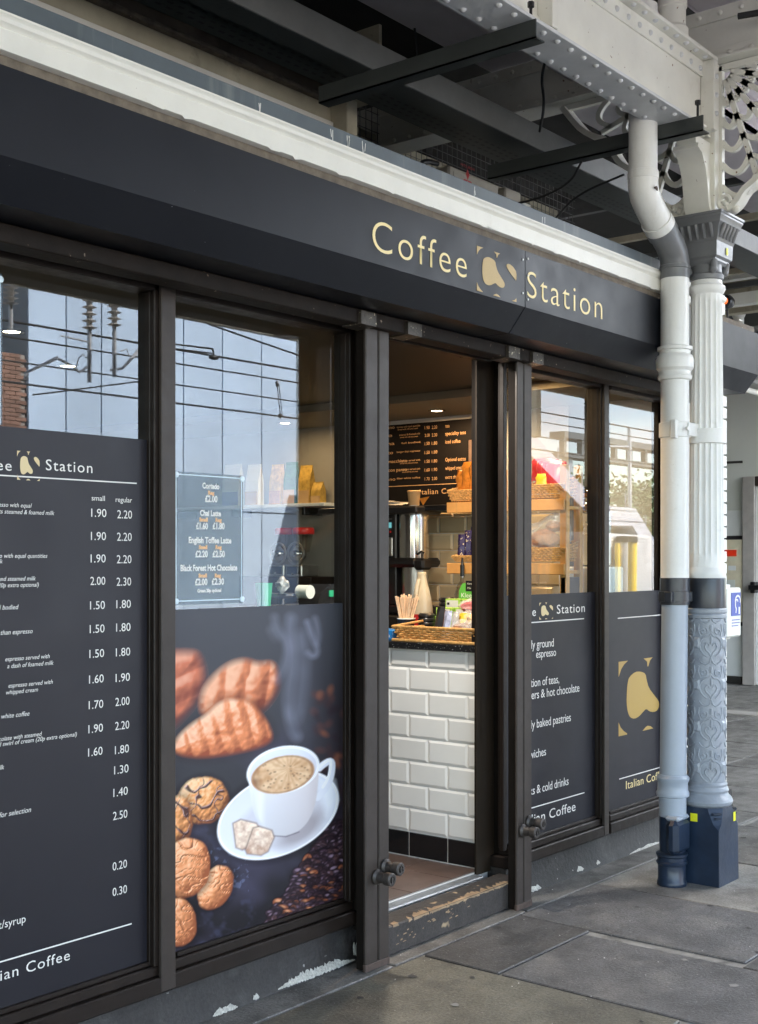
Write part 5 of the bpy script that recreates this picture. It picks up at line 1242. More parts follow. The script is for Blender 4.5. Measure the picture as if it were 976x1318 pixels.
# post above the capital and the brackets
q = MB(); q.box(KX - .07, KX + .05, KY - .075, KY + .075, 3.286, 4.03, .004); q.build('upper_post', M['girder'], col_)
q = MB(); q.box(KX - .105, KX - .071, KY - .055, KY + .055, 3.66, 4.02, .003); q.build('stiffener', M['girder'], col_)
q = MB()
pr = [(KX - .07, 3.286), (KX - .075, 3.286), (KX - .10, 3.30), (KX - .115, 3.36), (KX - .13, 3.44), (KX - .155, 3.52), (KX - .20, 3.575), (KX - .23, 3.59), (KX - .235, 3.636), (KX - .07, 3.636)]
q.prism(pr, 'xz', KY - .05, KY + .05); q.build('girder_bracket', M['girder'], col_, smooth=30)
q = MB(); edge = [(KX - .085, 3.29), (KX - .108, 3.33), (KX - .122, 3.42), (KX - .145, 3.50), (KX - .19, 3.565), (KX - .24, 3.585)]
q.ribbon(edge, .022, 'xz', KY - .065, KY + .065); q.build('bracket_edge', M['girder'], col_, smooth=40)

# pierced scroll spandrels under the cross beam
def spandrel(sy):
    q = MB(); x0, x1 = KX - .02, KX + .012
    def W(u, z): return (KY + sy * u, z)
    rim = [(.09, 3.30), (.13, 3.305), (.17, 3.33), (.205, 3.385), (.245, 3.41), (.30, 3.445), (.335, 3.50), (.355, 3.57), (.40, 3.60), (.46, 3.645), (.50, 3.71), (.53, 3.78), (.60, 3.81), (.68, 3.86), (.74, 3.93), (.80, 4.01)]
    for _ in range(1):
        rim = [rim[0]] + [p for i in range(len(rim) - 1) for p in ((rim[i][0] * .75 + rim[i + 1][0] * .25, rim[i][1] * .75 + rim[i + 1][1] * .25), (rim[i][0] * .25 + rim[i + 1][0] * .75, rim[i][1] * .25 + rim[i + 1][1] * .75))] + [rim[-1]]
    q.ribbon([W(*p) for p in rim], .028, 'yz', KX - .05, KX + .04)
    q.ribbon([W(.075, 3.34), W(.075, 4.02)], .03, 'yz', x0, x1); q.ribbon([W(.05, 4.012), W(.82, 4.012)], .03, 'yz', x0, x1)
    cx_, cz_ = .085, 4.0
    def inside(u, z): # above the rim curve
        zr = np.interp(u, [p[0] for p in rim], [p[1] for p in rim]); return z > zr + .01
    for k in range(1, 5):         # radial ribs
        a = -math.pi / 2 * k / 5; pts = [(cx_ + r_ * math.cos(a), cz_ + r_ * math.sin(a)) for r_ in np.linspace(.05, .72, 18)]
        pts = [p for p in pts if inside(*p)]
        if len(pts) > 1: q.ribbon([W(*p) for p in pts], .026, 'yz', x0 + .004, x1 - .004)
    for ri, r_ in enumerate((.13, .24, .35, .46, .57)):      # scalloped rings
        for k in range(5):
            a0_ = -math.pi / 2 * k / 5; a1_ = -math.pi / 2 * (k + 1) / 5; pts = []
            for s in range(9):
                f = s / 8; a = a0_ + (a1_ - a0_) * f; r2 = r_ + .042 * math.sin(math.pi * f) * (1 + ri * .15)
                pts.append((cx_ + r2 * math.cos(a), cz_ + r2 * math.sin(a)))
            if sum(inside(*p) for p in pts) > 6: q.ribbon([W(*p) for p in pts], .026, 'yz', x0 + .004, x1 - .004)
    q.tube([(KX, *W(.12, 3.345)), (KX, *W(.12, 3.36))], .001, 4)
    o = q.build('spandrel', M['girder'], col_, label='pierced scrollwork bracket', smooth=40)
    q2 = MB(); q2.tube([(KX - .06, *W(.12 + .03 * math.cos(a_), 3.335 + .03 * math.sin(a_))) for a_ in np.linspace(0, 5.2, 12)], .012, 8); q2.blob((KX - .05, *W(.12, 3.335)), (.02, .018, .018), 0, 0, 2)
    q2.blob((KX - .03, *W(.165, 3.30)), (.02, .02, .02), 0, 0, 2); q2.build('scroll_foot', M['girder'], col_)
spandrel(-1); spandrel(1)

# ------------------------------------------------------------------ rain pipe in front of the column
DX, DY = 5.713, 2.73
pp = thing('drain_pipe', 'white and navy rainwater pipe bending in front of the iron column', 'pipe', (DX, DY, 0))
low = lambda z: (DX - .035 * (1.4 - z) / 1.4, DY, z)
MB().tube([low(1.37), low(.50)], .064, 28, True).build('grey_length', M['bluegrey'], pp)
MB().tube([(DX, DY, 1.5), (DX, DY, 2.50)], [.069, .069], 28).build('white_length', M['whitepipe'], pp)
MB().tube([(DX, DY, 2.60), (DX, DY, 2.975)], .069, 28).build('white_length', M['whitepipe'], pp)
MB().lathe([(.07, 1.37), (.0725, 1.372), (.0725, 1.50), (.07, 1.502)], DX, DY, 28).build('dark_band', M['band'], pp)
q = MB(); q.lathe([(.0735, 1.385), (.079, 1.386), (.079, 1.434), (.0735, 1.435)], DX, DY, 28)
q.box(DX - .10, DX - .07, DY - .03, DY + .01, 1.385, 1.435, .003); q.box(DX + .06, DX + .10, DY - .06, DY - .02, 1.385, 1.435, .003); q.build('clamp', M['band'], pp)
MB().lathe([(.07, 2.47), (.08, 2.475), (.084, 2.49), (.078, 2.50), (.078, 2.515), (.09, 2.53), (.092, 2.57), (.086, 2.59), (.076, 2.60), (.076, 2.615), (.085, 2.62), (.085, 2.635), (.071, 2.64)], DX, DY, 32).build('socket', M['whitepipe'], pp)
q = MB(); q.lathe([(.0735, 2.19), (.077, 2.192), (.077, 2.262), (.0735, 2.264)], DX, DY, 28)
q.box(DX - .095, DX - .065, DY - .05, DY - .02, 2.18, 2.27, .004); q.box(DX - .02, KX + .02, DY - .085, DY - .07, 2.195, 2.26, .003)
q.lathe([(.0925, 2.165), (.0965, 2.167), (.0965, 2.235), (.0925, 2.237)], KX, KY, 32); q.build('clamp', M['whitepipe'], pp)
for dz in (.05,):
    q = MB().lathe([(.010, DY - .092), (.010, DY - .080)], DX - .045, 0, 10, 'y', 2.228); q.build('bolt', M['whitepipe'], pp)
q = MB(); c_ = low(.49)
q.lathe([(.066, .43), (.078, .435), (.080, .45), (.074, .462), (.072, .50), (.078, .51), (.080, .525), (.068, .54)], c_[0], c_[1], 28); q.build('collar', M['bluegrey'], pp)
MB().lathe([(.066, .335), (.066, .45)], low(.4)[0], DY, 28).build('grey_length', M['bluegrey'], pp)
c_ = low(.25)
q = MB(); q.lathe([(.062, .10), (.062, .36)], c_[0], DY, 28); q.build('lower_length', M['navy'], pp)
q = MB(); q.box(c_[0] - .105, c_[0] + .055, DY - .075, DY - .01, .165, .33, .022); q.build('access_door', M['navy'], pp)
q = MB(); q.box(c_[0] - .085, c_[0] + .045, DY - .073, DY + .0, .325, .348, .01); q.build('access_lip', M['bluegrey'], pp)
c_ = low(.06)
MB().lathe([(.070, 0), (.072, .005), (.071, .02), (.0675, .025), (.0675, .10), (.074, .105), (.076, .115), (.070, .122), (.070, .14), (.076, .147), (.076, .158), (.064, .165)], c_[0], DY, 28).build('foot_socket', M['navy'], pp)
# bends and upper length
up = (5.375, DY)
q = MB(); q.tube([(DX, DY, 2.97), (DX, DY, 3.05), (DX - .02, DY, 3.095), (DX - .055, DY, 3.13), (DX - .13, DY, 3.175)], [.0705] * 5, 28); q.build('lower_bend', M['capgrey'], pp)
MB().lathe([(.071, 3.015), (.0745, 3.018), (.0745, 3.032), (.071, 3.035)], DX, DY, 28).build('bend_ring', M['capgrey'], pp)
d_ = Vector((-.075, 0, .045)).normalized(); c0_ = Vector((DX - .125, DY, 3.172))
MB().tube([tuple(c0_), tuple(c0_ + d_ * .045)], .076, 28).build('bend_ring', M['capgrey'], pp)
MB().tube([tuple(c0_ + d_ * .044), tuple(c0_ + d_ * .09)], .0765, 28).build('bend_ring', M['whitepipe'], pp)
q = MB(); q.tube([tuple(c0_ + d_ * .08), (up[0] + .06, DY, 3.27), (up[0] + .02, DY, 3.305), (up[0], DY, 3.35), (up[0], DY, 3.42)], [.0705] * 5, 28); q.build('upper_bend', M['whitepipe'], pp)
MB().tube([(up[0], DY, 3.40), (up[0], DY, 4.2)], .067, 28).build('white_length', M['whitepipe'], pp)
MB().lathe([(.068, 3.375), (.0725, 3.38), (.0725, 3.415), (.068, 3.42)], up[0], DY, 28).build('bend_ring', M['whitepipe'], pp)
MB().prism([(up[0] - .03, 3.325), (up[0] - .02, 3.318), (up[0] - .01, 3.322), (up[0] + .0, 3.315), (up[0] + .005, 3.326), (up[0] - .004, 3.336), (up[0] - .018, 3.332)], 'xz', DY - .0745, DY - .071).build('chipped_paint', M['rust'], pp, smooth=0)
# second stub of pipe with a rounded end behind
t = thing('pipe_stub', 'white rounded pipe stub tucked between the rain pipe and the bracket', 'pipe', (5.62, 2.78, 3.45))
MB().lathe([(.001, 3.43), (.03, 3.435), (.05, 3.455), (.058, 3.49), (.058, 3.62), (.05, 3.63)], 5.62, 2.86, 24).build('stub', M['girder'], t)

# ------------------------------------------------------------------ riveted girder along the platform
gd = thing('riveted_girder', 'white riveted plate girder running above the shop front to the column', 'girder', (3.0, 2.615, 3.64))
GX0, GX1 = -2.0, 5.77
MB().box(GX0, GX1 - .19, 2.52, 2.71, 3.64, 3.655, .002).build('bottom_flange', M['flange'], gd)
MB().box(GX0, GX1, 2.60, 2.625, 3.656, 4.01).build('web', M['girder'], gd)
q = MB(); q.box(GX0, GX1 - .12, 2.535, 2.60, 3.656, 3.668, .002); q.box(GX0, GX1 - .12, 2.588, 2.599, 3.668, 3.72, .002); q.box(GX0, GX1, 2.625, 2.70, 3.656, 3.668, .002); q.build('bottom_angle', M['girder'], gd)
q = MB(); q.box(GX0, GX1, 2.53, 2.70, 4.0105, 4.028, .002); q.box(GX0, GX1, 2.586, 2.599, 3.935, 4.01, .002); q.box(GX0, GX1, 2.626, 2.638, 3.935, 4.01, .002); q.build('top_angle', M['girder'], gd)
for x in (-1.0, .6, 2.2, 4.22, 5.72): MB().box(x, x + .045, 2.53, 2.599, 3.67, 4.01, .003).build('stiffener', M['girder'], gd)
rv = MB().lathe([(.0135, 0), (.0125, -.005), (.008, -.010), (.001, -.012)], 0, 0, 12); rv0 = None
go = Vector(gd['_o'])
def rivet(loc, face):
    global rv0
    if rv0 is None:
        rv0 = rv.build('rivet', M['flange'], None, smooth=80); rv0['_o'] = (0, 0, 0); rv0.parent = gd; s = rv0
    else: s = rv0.copy(); C.objects.link(s)
    s.location = Vector(loc) - go
    s.rotation_euler = (0, 0, 0) if face == 'down' else (R(-90), 0, 0)
x = 1.9; k = 0
while x < 5.56:
    rivet((x, 2.553 if k % 2 else 2.553, 3.64), 'down'); rivet((x + .052, 2.677, 3.64), 'down')
    x += .104; k += 1
x = 3.9
while x < 5.7:
    rivet((x, 2.586, 3.965), 'side'); rivet((x + .05, 2.588, 3.69), 'side') if x < 5.55 else None
    x += .105
# rivets on cap flange underside
x = 4.1
while x < 5.68: rivet((x, 2.555, 4.0105), 'down'); x += .105
for z in (3.75, 3.84, 3.93): rivet((5.745, 2.53, z), 'side')

# cross beam over the column
cb = thing('cross_beam', 'white riveted cross beam passing over the iron column towards the shop roof', 'beam', (5.88, 2.6, 4.03))
MB().box(KX - .008, KX + .008, -2.9, 9.0, 4.046, 4.32).build('web', M['girder'], cb)
q = MB(); q.box(KX - .09, KX + .09, -2.9, 9.0, 4.031, 4.045, .002); q.box(KX - .02, KX - .009, -2.9, 9.0, 4.046, 4.11, .002); q.box(KX - .02, KX - .009, -2.9, 9.0, 4.25, 4.318, .002); q.build('angles', M['girder'], cb)
rb0 = None
for i in range(34):
    for z, off in ((4.08, 0), (4.285, .05)):
        y = 1.3 + i * .11 + off
        if rb0 is None:
            rb0 = MB().lathe([(.0135, -.02), (.0125, -.026), (.008, -.031), (.001, -.033)], 0, 0, 10, 'x', 0).build('rivet', M['girder'], None, smooth=80); rb0.parent = cb; s = rb0
        else: s = rb0.copy(); C.objects.link(s)
        s.location = Vector((KX, y, z)) - Vector(cb['_o'])
for y in (3.1, 4.2, 5.3): MB().box(KX - .07, KX - .021, y, y + .05, 4.05, 4.315, .003).build('stiffener', M['girder'], cb)
# cream beams farther in
for k, (y, x0, x1, z, lb) in enumerate(((4.75, 2.0, 8.0, 3.80, 'dull cream riveted beam above the back of the shop roof'), (6.6, 0, 12, 3.9, 'farther dull cream beam deep under the canopy'))):
    t = thing('roof_beam', lb, 'beam', (4, y, z)); q = MB(); q.box(x0, x1, y, y + .02, z, z + .35); q.box(x0, x1, y - .07, y + .09, z - .015, z, .002); q.build('beam_body', M['olive'], t)
    rx0 = None
    for i in range(26):
        if rx0 is None: rx0 = MB().lathe([(.014, -.001), (.012, -.006), (.001, -.012)], 0, 0, 8, 'y', 0).build('rivet', M['olive'], None, smooth=80); rx0.parent = t; s = rx0
        else: s = rx0.copy(); C.objects.link(s)
        s.location = (-.6 + i * .12, 0, .05)
t = thing('roof_beam', 'cream cross beam above the air conditioning unit', 'beam', (4.7, 5, 3.86)); q = MB(); q.box(4.66, 4.68, 3.75, 9, 3.83, 4.15); q.box(4.60, 4.74, 3.75, 9, 3.815, 3.83, .002); q.build('beam_body', M['olive'], t)
rx0 = None
for i in range(20):
    for zz in (3.87, 4.1):
        if rx0 is None: rx0 = MB().lathe([(.014, -.001), (.012, -.007), (.001, -.012)], 0, 0, 8, 'x', 0).build('rivet', M['olive'], None, smooth=80); rx0.parent = t; s = rx0
        else: s = rx0.copy(); C.objects.link(s)
        s.location = (-.04, 3.8 + i * .12 - 5, zz - 3.86)

# hanger bars and the dark cable tray beam
for lb, x, y0, y1 in (('dark angle bar hung under the girder, nearer the camera', 4.056, 2.505, 3.60), ('dark angle bar hung under the girder, just before the column', 5.42, 2.45, 3.64)):
    t = thing('hanger_bar', lb, 'bar', (x, 3.0, 3.6))
    q = MB(); q.box(x, x + .006, y0, y1, 3.565, 3.637); q.box(x, x + .065, y0, y1, 3.565, 3.571); q.build('angle', M['barsteel'], t, smooth=0)
    q = MB(); q.tube([(x + .03, y0 + .04, 3.565), (x + .03, y0 + .04, 3.72)], .006, 8); q.lathe([(.013, 3.70), (.013, 3.72)], x + .03, y0 + .04, 6); q.build('threaded_rod', M['black'], t)
t = thing('steel_channel', 'dark grey steel channel lying on the hanger bars above the shop', 'channel', (3, 3.3, 3.64))
MB().box(-4, 12, 3.338, 3.456, 3.66, 3.672, .002).build('lower_flange', M['barsteel'], t)
MB().box(-4, 12, 3.330, 3.337, 3.66, 3.78, .002).build('web', M['darksteel'], t)  # web coloured lighter than the flanges for the daylight falling on it
MB().box(-4, 12, 3.338, 3.43, 3.77, 3.78).build('upper_flange', M['barsteel'], t)
t = thing('cable_tray', 'perforated dark cable tray beside the steel channel', 'cable tray', (3, 3.55, 3.66))
q = MB(); q.box(-4, 12, 3.46, 3.66, 3.69, 3.693); q.box(-4, 12, 3.46, 3.464, 3.69, 3.75); q.box(-4, 12, 3.656, 3.66, 3.69, 3.75); q.build('tray', M['barsteel'], t, smooth=0)
q = MB(); x = 3.0
while x < 7.6:
    for j, y in enumerate((3.48, 3.52, 3.56, 3.60)):
        q.add([(x + (j % 2) * .03, y, 3.6892), (x + .028 + (j % 2) * .03, y, 3.6892), (x + .028 + (j % 2) * .03, y + .014, 3.6892), (x + (j % 2) * .03, y + .014, 3.6892)], [(0, 1, 2, 3)])
    x += .055
q.build('perforations', M['cable'], t, smooth=0, kind='stuff')
for i, (yy, r_) in enumerate(((3.50, .02), (3.56, .025), (3.61, .018))):
    MB().tube([(x, yy, 3.725 + .01 * math.sin(x * 2 + i)) for x in np.linspace(-4, 12, 40)], r_, 8).build('cable', M['cable'], t)

# canopy ceiling: boarded soffit with ribs
rf = thing('canopy_roof', 'ribbed grey canopy soffit over the platform', 'canopy', (3, 3, 4.3))
for a_ in ((-16, 8.6, -2.9, 22), (15.2, 34, -2.9, 22), (8.6, 15.2, 2.7, 22)): MB().box(a_[0], a_[1], a_[2], a_[3], 4.40, 4.50).build('deck', M['void'], rf, smooth=0)
M['fill_rooflight'] = mat('translucent_fill_panel', (.85, .87, .86), .7, trans=1)
_n = M['fill_rooflight'].node_tree; _t = _n.nodes.new('ShaderNodeBsdfTranslucent'); _t.inputs[0].default_value = (.9, .92, .92, 1); _n.links.new(_t.outputs[0], _n.nodes['Material Output'].inputs[0])
MB().add([(8.6, -2.9, 4.45), (15.2, -2.9, 4.45), (15.2, 2.7, 4.45), (8.6, 2.7, 4.45)], [(0, 1, 2, 3)]).build('fill_rooflight', M['fill_rooflight'], rf, smooth=0)  # translucent panel added out of view to brighten the far wall and floor
for k, y in enumerate(np.arange(-2.7, 3.7, .62)):
    q = MB(); q.prism([(y, 4.36), (y + .05, 4.33), (y + .42, 4.33), (y + .47, 4.36), (y + .47, 4.399), (y, 4.399)], 'yz', -16, 8.5 if y < 2.5 else 34); q.build('soffit_panel', M['soffit'], rf, smooth=0)
q = MB(); q.box(-16, 34, 2.95, 3.40, 4.15, 4.17); q.box(-16, 34, 2.95, 2.97, 4.15, 4.4); q.build('boxed_duct', M['soffit'], rf, smooth=0)
MB().box(-16, 34, -2.96, -2.90, 4.0, 4.52, .004).build('valance', M['olive'], rf, smooth=0)
for x in (-8, -4, 0, 12, 16): MB().box(x, x + .12, -2.9, 9, 4.05, 4.38).build('cross_rib', M['olive'], rf, smooth=0)
MB().box(-16, 34, 9.0, 9.1, 0, 4.4).build('rear_wall', M['void'], rf, smooth=0)
t = thing('vent_pipe', 'short white round pipe stub between the soffit and the girder top', 'pipe', (5.5, 2.64, 4.03))
MB().lathe([(.074, 4.03), (.074, 4.10), (.062, 4.115), (.062, 4.20), (.068, 4.205), (.068, 4.33)], 5.50, 2.64, 24).build('stub', M['girder'], t)
rd = random.Random(77)
for k, (y, z, r2, m2, lb) in enumerate(((3.85, 3.98, .028, 'girder', 'pale conduit pipe running above the cable tray'), (3.95, 4.05, .018, 'galv', 'thin steel conduit beside the pale pipe above the cable tray'), (2.95, 4.08, .02, 'cable', 'black cable bundle clipped under the soffit behind the girder'))):
    t = thing('service_pipe', lb, 'pipe', (3, y, z)); MB().tube([(x, y + .01 * math.sin(x * 1.7 + k), z + .008 * math.sin(x * 2.3)) for x in np.linspace(-3, 5.8, 30)], r2, 8).build('pipe', M[m2], t)
    for x in np.arange(-2.6, 5.6, .9): MB().box(x, x + .03, y - r2 - .012, y + r2 + .012, z - r2 - .012, z + r2 + .03, .003).build('clip', M['darksteel'], t)
t = thing('strip_light', 'long pale strip light fitting hung beside the steel channel', 'light fitting', (3.0, 3.0, 4.0))
MB().box(2.4, 3.6, 2.95, 3.05, 3.98, 4.05, .01).build('casing', M['gutter'], t); MB().tube([(2.45, 3.0, 3.965), (3.55, 3.0, 3.965)], .014, 10).build('tube', M['cardwhite'], t)
# loose black cables
t = thing('loose_cable', 'thick black cable looping below the soffit at the top right', 'cable', (6.2, 1.9, 4.2))
MB().tube(soft([(5.70, 2.40, 4.17), (5.74, 2.2, 4.165), (5.78, 2.0, 4.19), (5.80, 1.8, 4.25), (5.80, 1.6, 4.33)]), .016, 8).build('cable', M['cable'], t)
t = thing('loose_cable', 'black cable drooping behind the girder to the cable tray', 'cable', (5.1, 3.2, 3.9))
MB().tube(soft([(5.15, 2.95, 4.08), (5.02, 3.0, 3.98), (4.98, 3.05, 3.85), (5.1, 3.1, 3.74), (5.3, 3.25, 3.70)]), .007, 8).build('cable', M['cable'], t)
t = thing('cable_coil', 'coil of black cable hanging behind the steel channel', 'cable', (5.0, 3.9, 3.9))
q = MB()
for k in range(4): q.tube([(4.98 + .03 * k + .07 * math.cos(a_), 3.72, 3.98 + .055 * math.sin(a_) - .005 * k) for a_ in np.linspace(0, 2 * math.pi, 20)], .009, 6)
q.tube([(4.9, 3.72, 4.2), (4.93, 3.72, 4.05)], .006, 6); q.build('coil', M['cable'], t)
t = thing('loose_cable', 'thin black cable arching under the nearer tray by the air conditioner', 'cable', (5.2, 3.9, 3.7))
MB().tube(soft([(5.45, 3.98, 3.72), (5.36, 4.0, 3.72), (5.30, 4.0, 3.67), (5.29, 4.0, 3.58), (5.31, 4.0, 3.5)]), .014, 8).build('cable', M['cable'], t)
t = thing('loose_cable', 'thin black cable swinging below the bar beside the rain pipe', 'cable', (5.9, 3.2, 3.5))
q = MB(); q.tube(soft([(5.45, 3.1, 3.56), (5.5, 3.2, 3.47), (5.55, 3.5, 3.44), (5.5, 3.75, 3.47), (5.45, 3.9, 3.55)]), .006, 6); q.tube(soft([(5.6, 2.95, 3.5), (5.75, 3.3, 3.5), (5.7, 3.4, 3.38)]), .006, 6); q.build('cable', M['cable'], t)

t = thing('eaves_beam', 'long dull cream moulded beam above the back of the shop roof at the top left', 'beam', (2, 4.0, 3.7))
MB().box(-5, 4.6, 4.0, 4.2, 3.70, 3.80, .003).build('lower_board', M['olive'], t); MB().box(-5, 4.6, 3.97, 4.2, 3.802, 3.825, .006).build('bead', M['board'], t)
MB().box(-5, 4.6, 4.03, 4.2, 3.826, 3.93, .003).build('upper_board', mat('brown_old_paint', (.12, .095, .07), .6, var=.3, vs=5, stain=(.05, .04, .03)), t); MB().box(-5, 4.6, 3.985, 4.0, 3.685, 3.715, .003).build('lower_trim', M['gutter'], t)
MB().box(4.6, 4.68, 3.9, 4.02, 3.5, 4.0, .004).build('end_post', M['olive'], t)
# air conditioning unit on the shop roof
ac = thing('air_conditioner', 'cream air conditioning unit with red three diamond badge on the shop roof', 'air conditioner', (6.1, 4.35, 3.06))
MB().box(5.86, 6.38, 4.2, 4.5, 3.25, 3.86, .012).build('casing', M['acbox'], ac)
MB().box(5.90, 6.14, 4.196, 4.1995, 3.30, 3.83).build('front_panel', mat('ac_panel', (.42, .38, .31), .5), ac)
MB().box(6.42, 6.6, 4.18, 4.45, 3.3, 3.86, .01).build('side_cover', M['acbox'], ac); MB().box(6.52, 6.62, 4.12, 4.18, 3.62, 3.78, .006).build('isolator', M['cardwhite'], ac)
for x in (5.9, 6.3): MB().box(x, x + .05, 4.2, 4.5, 3.06, 3.25, .004).build('foot', M['darksteel'], ac)
bx_, bz_ = atY(602, 232, 4.195); q = MB(); d_ = .036
for a_ in (90, 210, 330):
    a = R(a_); u = Vector((math.cos(a), math.sin(a))); v = Vector((-u.y, u.x))
    c_ = u * d_ * .92; pts = [c_ - u * d_ * .92, c_ + v * d_ * .53, c_ + u * d_ * .92, c_ - v * d_ * .53]
    q.add([(bx_ + p.x, 4.194, bz_ + p.y) for p in pts], [(0, 1, 2, 3)])
q.build('badge', M['red'], ac, label='red three diamond badge', smooth=0)
text('MITSUBISHI', M['red'], ac, ('Y', 4.194), bx_ - .07, bx_ + .07, bz_ + .07, .016)
# wire mesh screens
def mesh_screen(label, x0, x1, y, z0, z1, s=.05, rad=.0016):
    t = thing('wire_mesh', label, 'mesh', ((x0 + x1) / 2, y, z0)); q = MB(); x = x0
    while x <= x1: q.box(x - rad, x + rad, y - rad, y + rad, z0, z1); x += s
    z = z0
    while z <= z1: q.box(x0, x1, y - rad + .003, y + rad + .003, z - rad, z + rad); z += s
    q.build('wires', M['wire'], t, smooth=0, kind='stuff')
mesh_screen('square wire mesh screen behind the cable tray above the shop', 4.2, 8.2, 4.72, 3.05, 4.3, .055)
MB().box(3.0, 9.5, 5.4, 5.45, 3.62, 4.4).build('pale_partition', M['soffit'], None, cat='partition', label='pale partition high behind the wire mesh above the shop roof')
# pipes and girders glimpsed through the mesh
for k, (y, z, r_, mm, lb) in enumerate(((5.2, 3.35, .03, 'girder', 'pale pipe running behind the mesh, the lowest one'), (5.3, 3.5, .022, 'galv', 'thin metal pipe running behind the mesh'), (6.0, 3.62, .04, 'girder', 'pale pipe running behind the mesh, the highest one'))):
    t = thing('service_pipe', lb, 'pipe', (8, y, z)); MB().tube([(5.9, y, z), (14, y, z)], r_, 10).build('pipe', M[mm], t)
t = thing('strut', 'thin pale diagonal strut behind the mesh', 'strut', (7.2, 4.9, 3.3)); MB().tube([(6.7, 4.9, 3.15), (7.15, 4.9, 3.58)], .012, 8).build('rod', M['girder'], t)
t = thing('junction_box', 'white electrical fittings behind the mesh left of the rain pipe', 'electrical box', (8.2, 4.6, 3.2))
MB().box(8.0, 8.2, 4.6, 4.7, 3.25, 3.45, .01).build('box', M['cardwhite'], t); MB().box(8.3, 8.36, 4.55, 4.65, 3.15, 3.5, .01).build('bracket', M['darksteel'], t)

# ------------------------------------------------------------------ right background
pb = MB().box(15.25, 15.4, 3.0, 12, 0, 4.4).build('far_wall', M['greywall'], kind='structure', smooth=0)
MB().box(15.235, 15.249, 6.36, 9.0, .10, 2.20, .004).build('wall_panel', M['greywall2'], pb); MB().box(15.23, 15.249, 6.36, 12, 2.80, 2.83).build('dado_line', M['darkclad_shade'], pb)
MB().box(15.22, 15.249, 6.36, 9.0, 0, .095).build('skirting', M['darkclad_shade'], pb)
dr = thing('side_door', 'grey framed door at the right edge of the photo beyond the column', 'door', (15.2, 5.9, 0))
MB().box(15.16, 15.249, 6.17, 6.33, 0, 2.62, .006).build('door_frame', mat('door_frame_paint', (.4, .38, .36), .45), dr)
MB().box(15.16, 15.249, 5.0, 6.168, 2.5, 2.62, .006).build('door_frame', M['post'], dr); MB().box(15.2, 15.24, 5.0, 6.168, .01, 2.49, .004).build('door_leaf', M['greywall2'], dr)
q = MB(); q.box(15.06, 15.16, 6.12, 6.19, 1.16, 1.3, .01); q.box(15.03, 15.06, 6.0, 6.2, 1.2, 1.26, .006); q.build('door_closer', M['black'], dr)
hp = thing('lift_panel', 'black framed cream control panel with red display on the far wall', 'panel', (15.22, 6.5, .75))
Yp0 = atX(960, 750, 15.2)[0]; 
MB().box(15.19, 15.234, Yp0, Yp0 + .62, .74, 1.88, .006).build('panel_frame', M['black'], hp)
MB().box(15.18, 15.189, Yp0 + .035, Yp0 + .585, .79, 1.83).build('panel_face', mat('panel_cream', (.72, .66, .5), .5), hp)
MB().box(15.175, 15.179, Yp0 + .11, Yp0 + .5, 1.62, 1.70).build('red_display', M['led'], hp)
MB().box(15.175, 15.179, Yp0 + .12, Yp0 + .22, 1.44, 1.50).build('speaker_grille', M['greywall2'], hp)
MB().box(15.174, 15.179, Yp0 + .13, Yp0 + .34, 1.0, 1.32).build('notice', M['greywall'], hp)
q = MB(); q.add([(15.173, Yp0 + .30, 1.16), (15.173, Yp0 + .17, 1.16), (15.173, Yp0 + .235, 1.27)], [(0, 1, 2)]); q.build('triangle_mark', M['cardwhite'], hp, smooth=0)
MB().box(15.41, 60, 2.0, 2.2, 0, 4.4).build('side_wall', M['greywall'], kind='structure', smooth=0)
MB().box(12.2, 12.5, 3.2, 6.1, -.01, .012).build('tactile_strip', mat('pale_strip', (.32, .3, .27), .8), kind='structure', smooth=0)
# hearing loop box
hb = thing('hearing_loop_box', 'small white box with blue ear sign fixed beside the relief shaft', 'sign', (6.2, 2.64, 1.19))
MB().box(6.10, 6.286, 2.63, 2.68, 1.19, 1.445, .008).build('box', M['cardwhite'], hb); MB().box(5.96, 6.27, 2.682, 2.69, 1.175, 1.46, .003).build('back_plate', M['whitepipe'], hb)
MB().box(6.155, 6.272, 2.6275, 2.6295, 1.30, 1.42).build('blue_panel', M['signblue'], hb)
q = MB(); q.ribbon([(6.235 - .0 + .032 * math.cos(a_), 1.375 + .028 * math.sin(a_)) for a_ in np.linspace(-.3, 3.4, 14)] + [(6.205, 1.35), (6.215, 1.335), (6.21, 1.315)], .010, 'xz', 2.6265, 2.6273)
q.ribbon([(6.222 + .014 * math.cos(a_), 1.372 + .012 * math.sin(a_)) for a_ in np.linspace(0, 3.4, 8)], .007, 'xz', 2.6265, 2.6273)
q.box(6.245, 6.262, 2.6265, 2.6273, 1.308, 1.345); q.build('ear_symbol', M['print_white'], hb, smooth=0)
for k, z_ in enumerate((1.277, 1.262, 1.247)): MB().box(6.165, 6.262 - .02 * (k == 2), 2.6275, 2.6295, z_, z_ + .004).build('small_print', M['signblue'], hb, smooth=0)

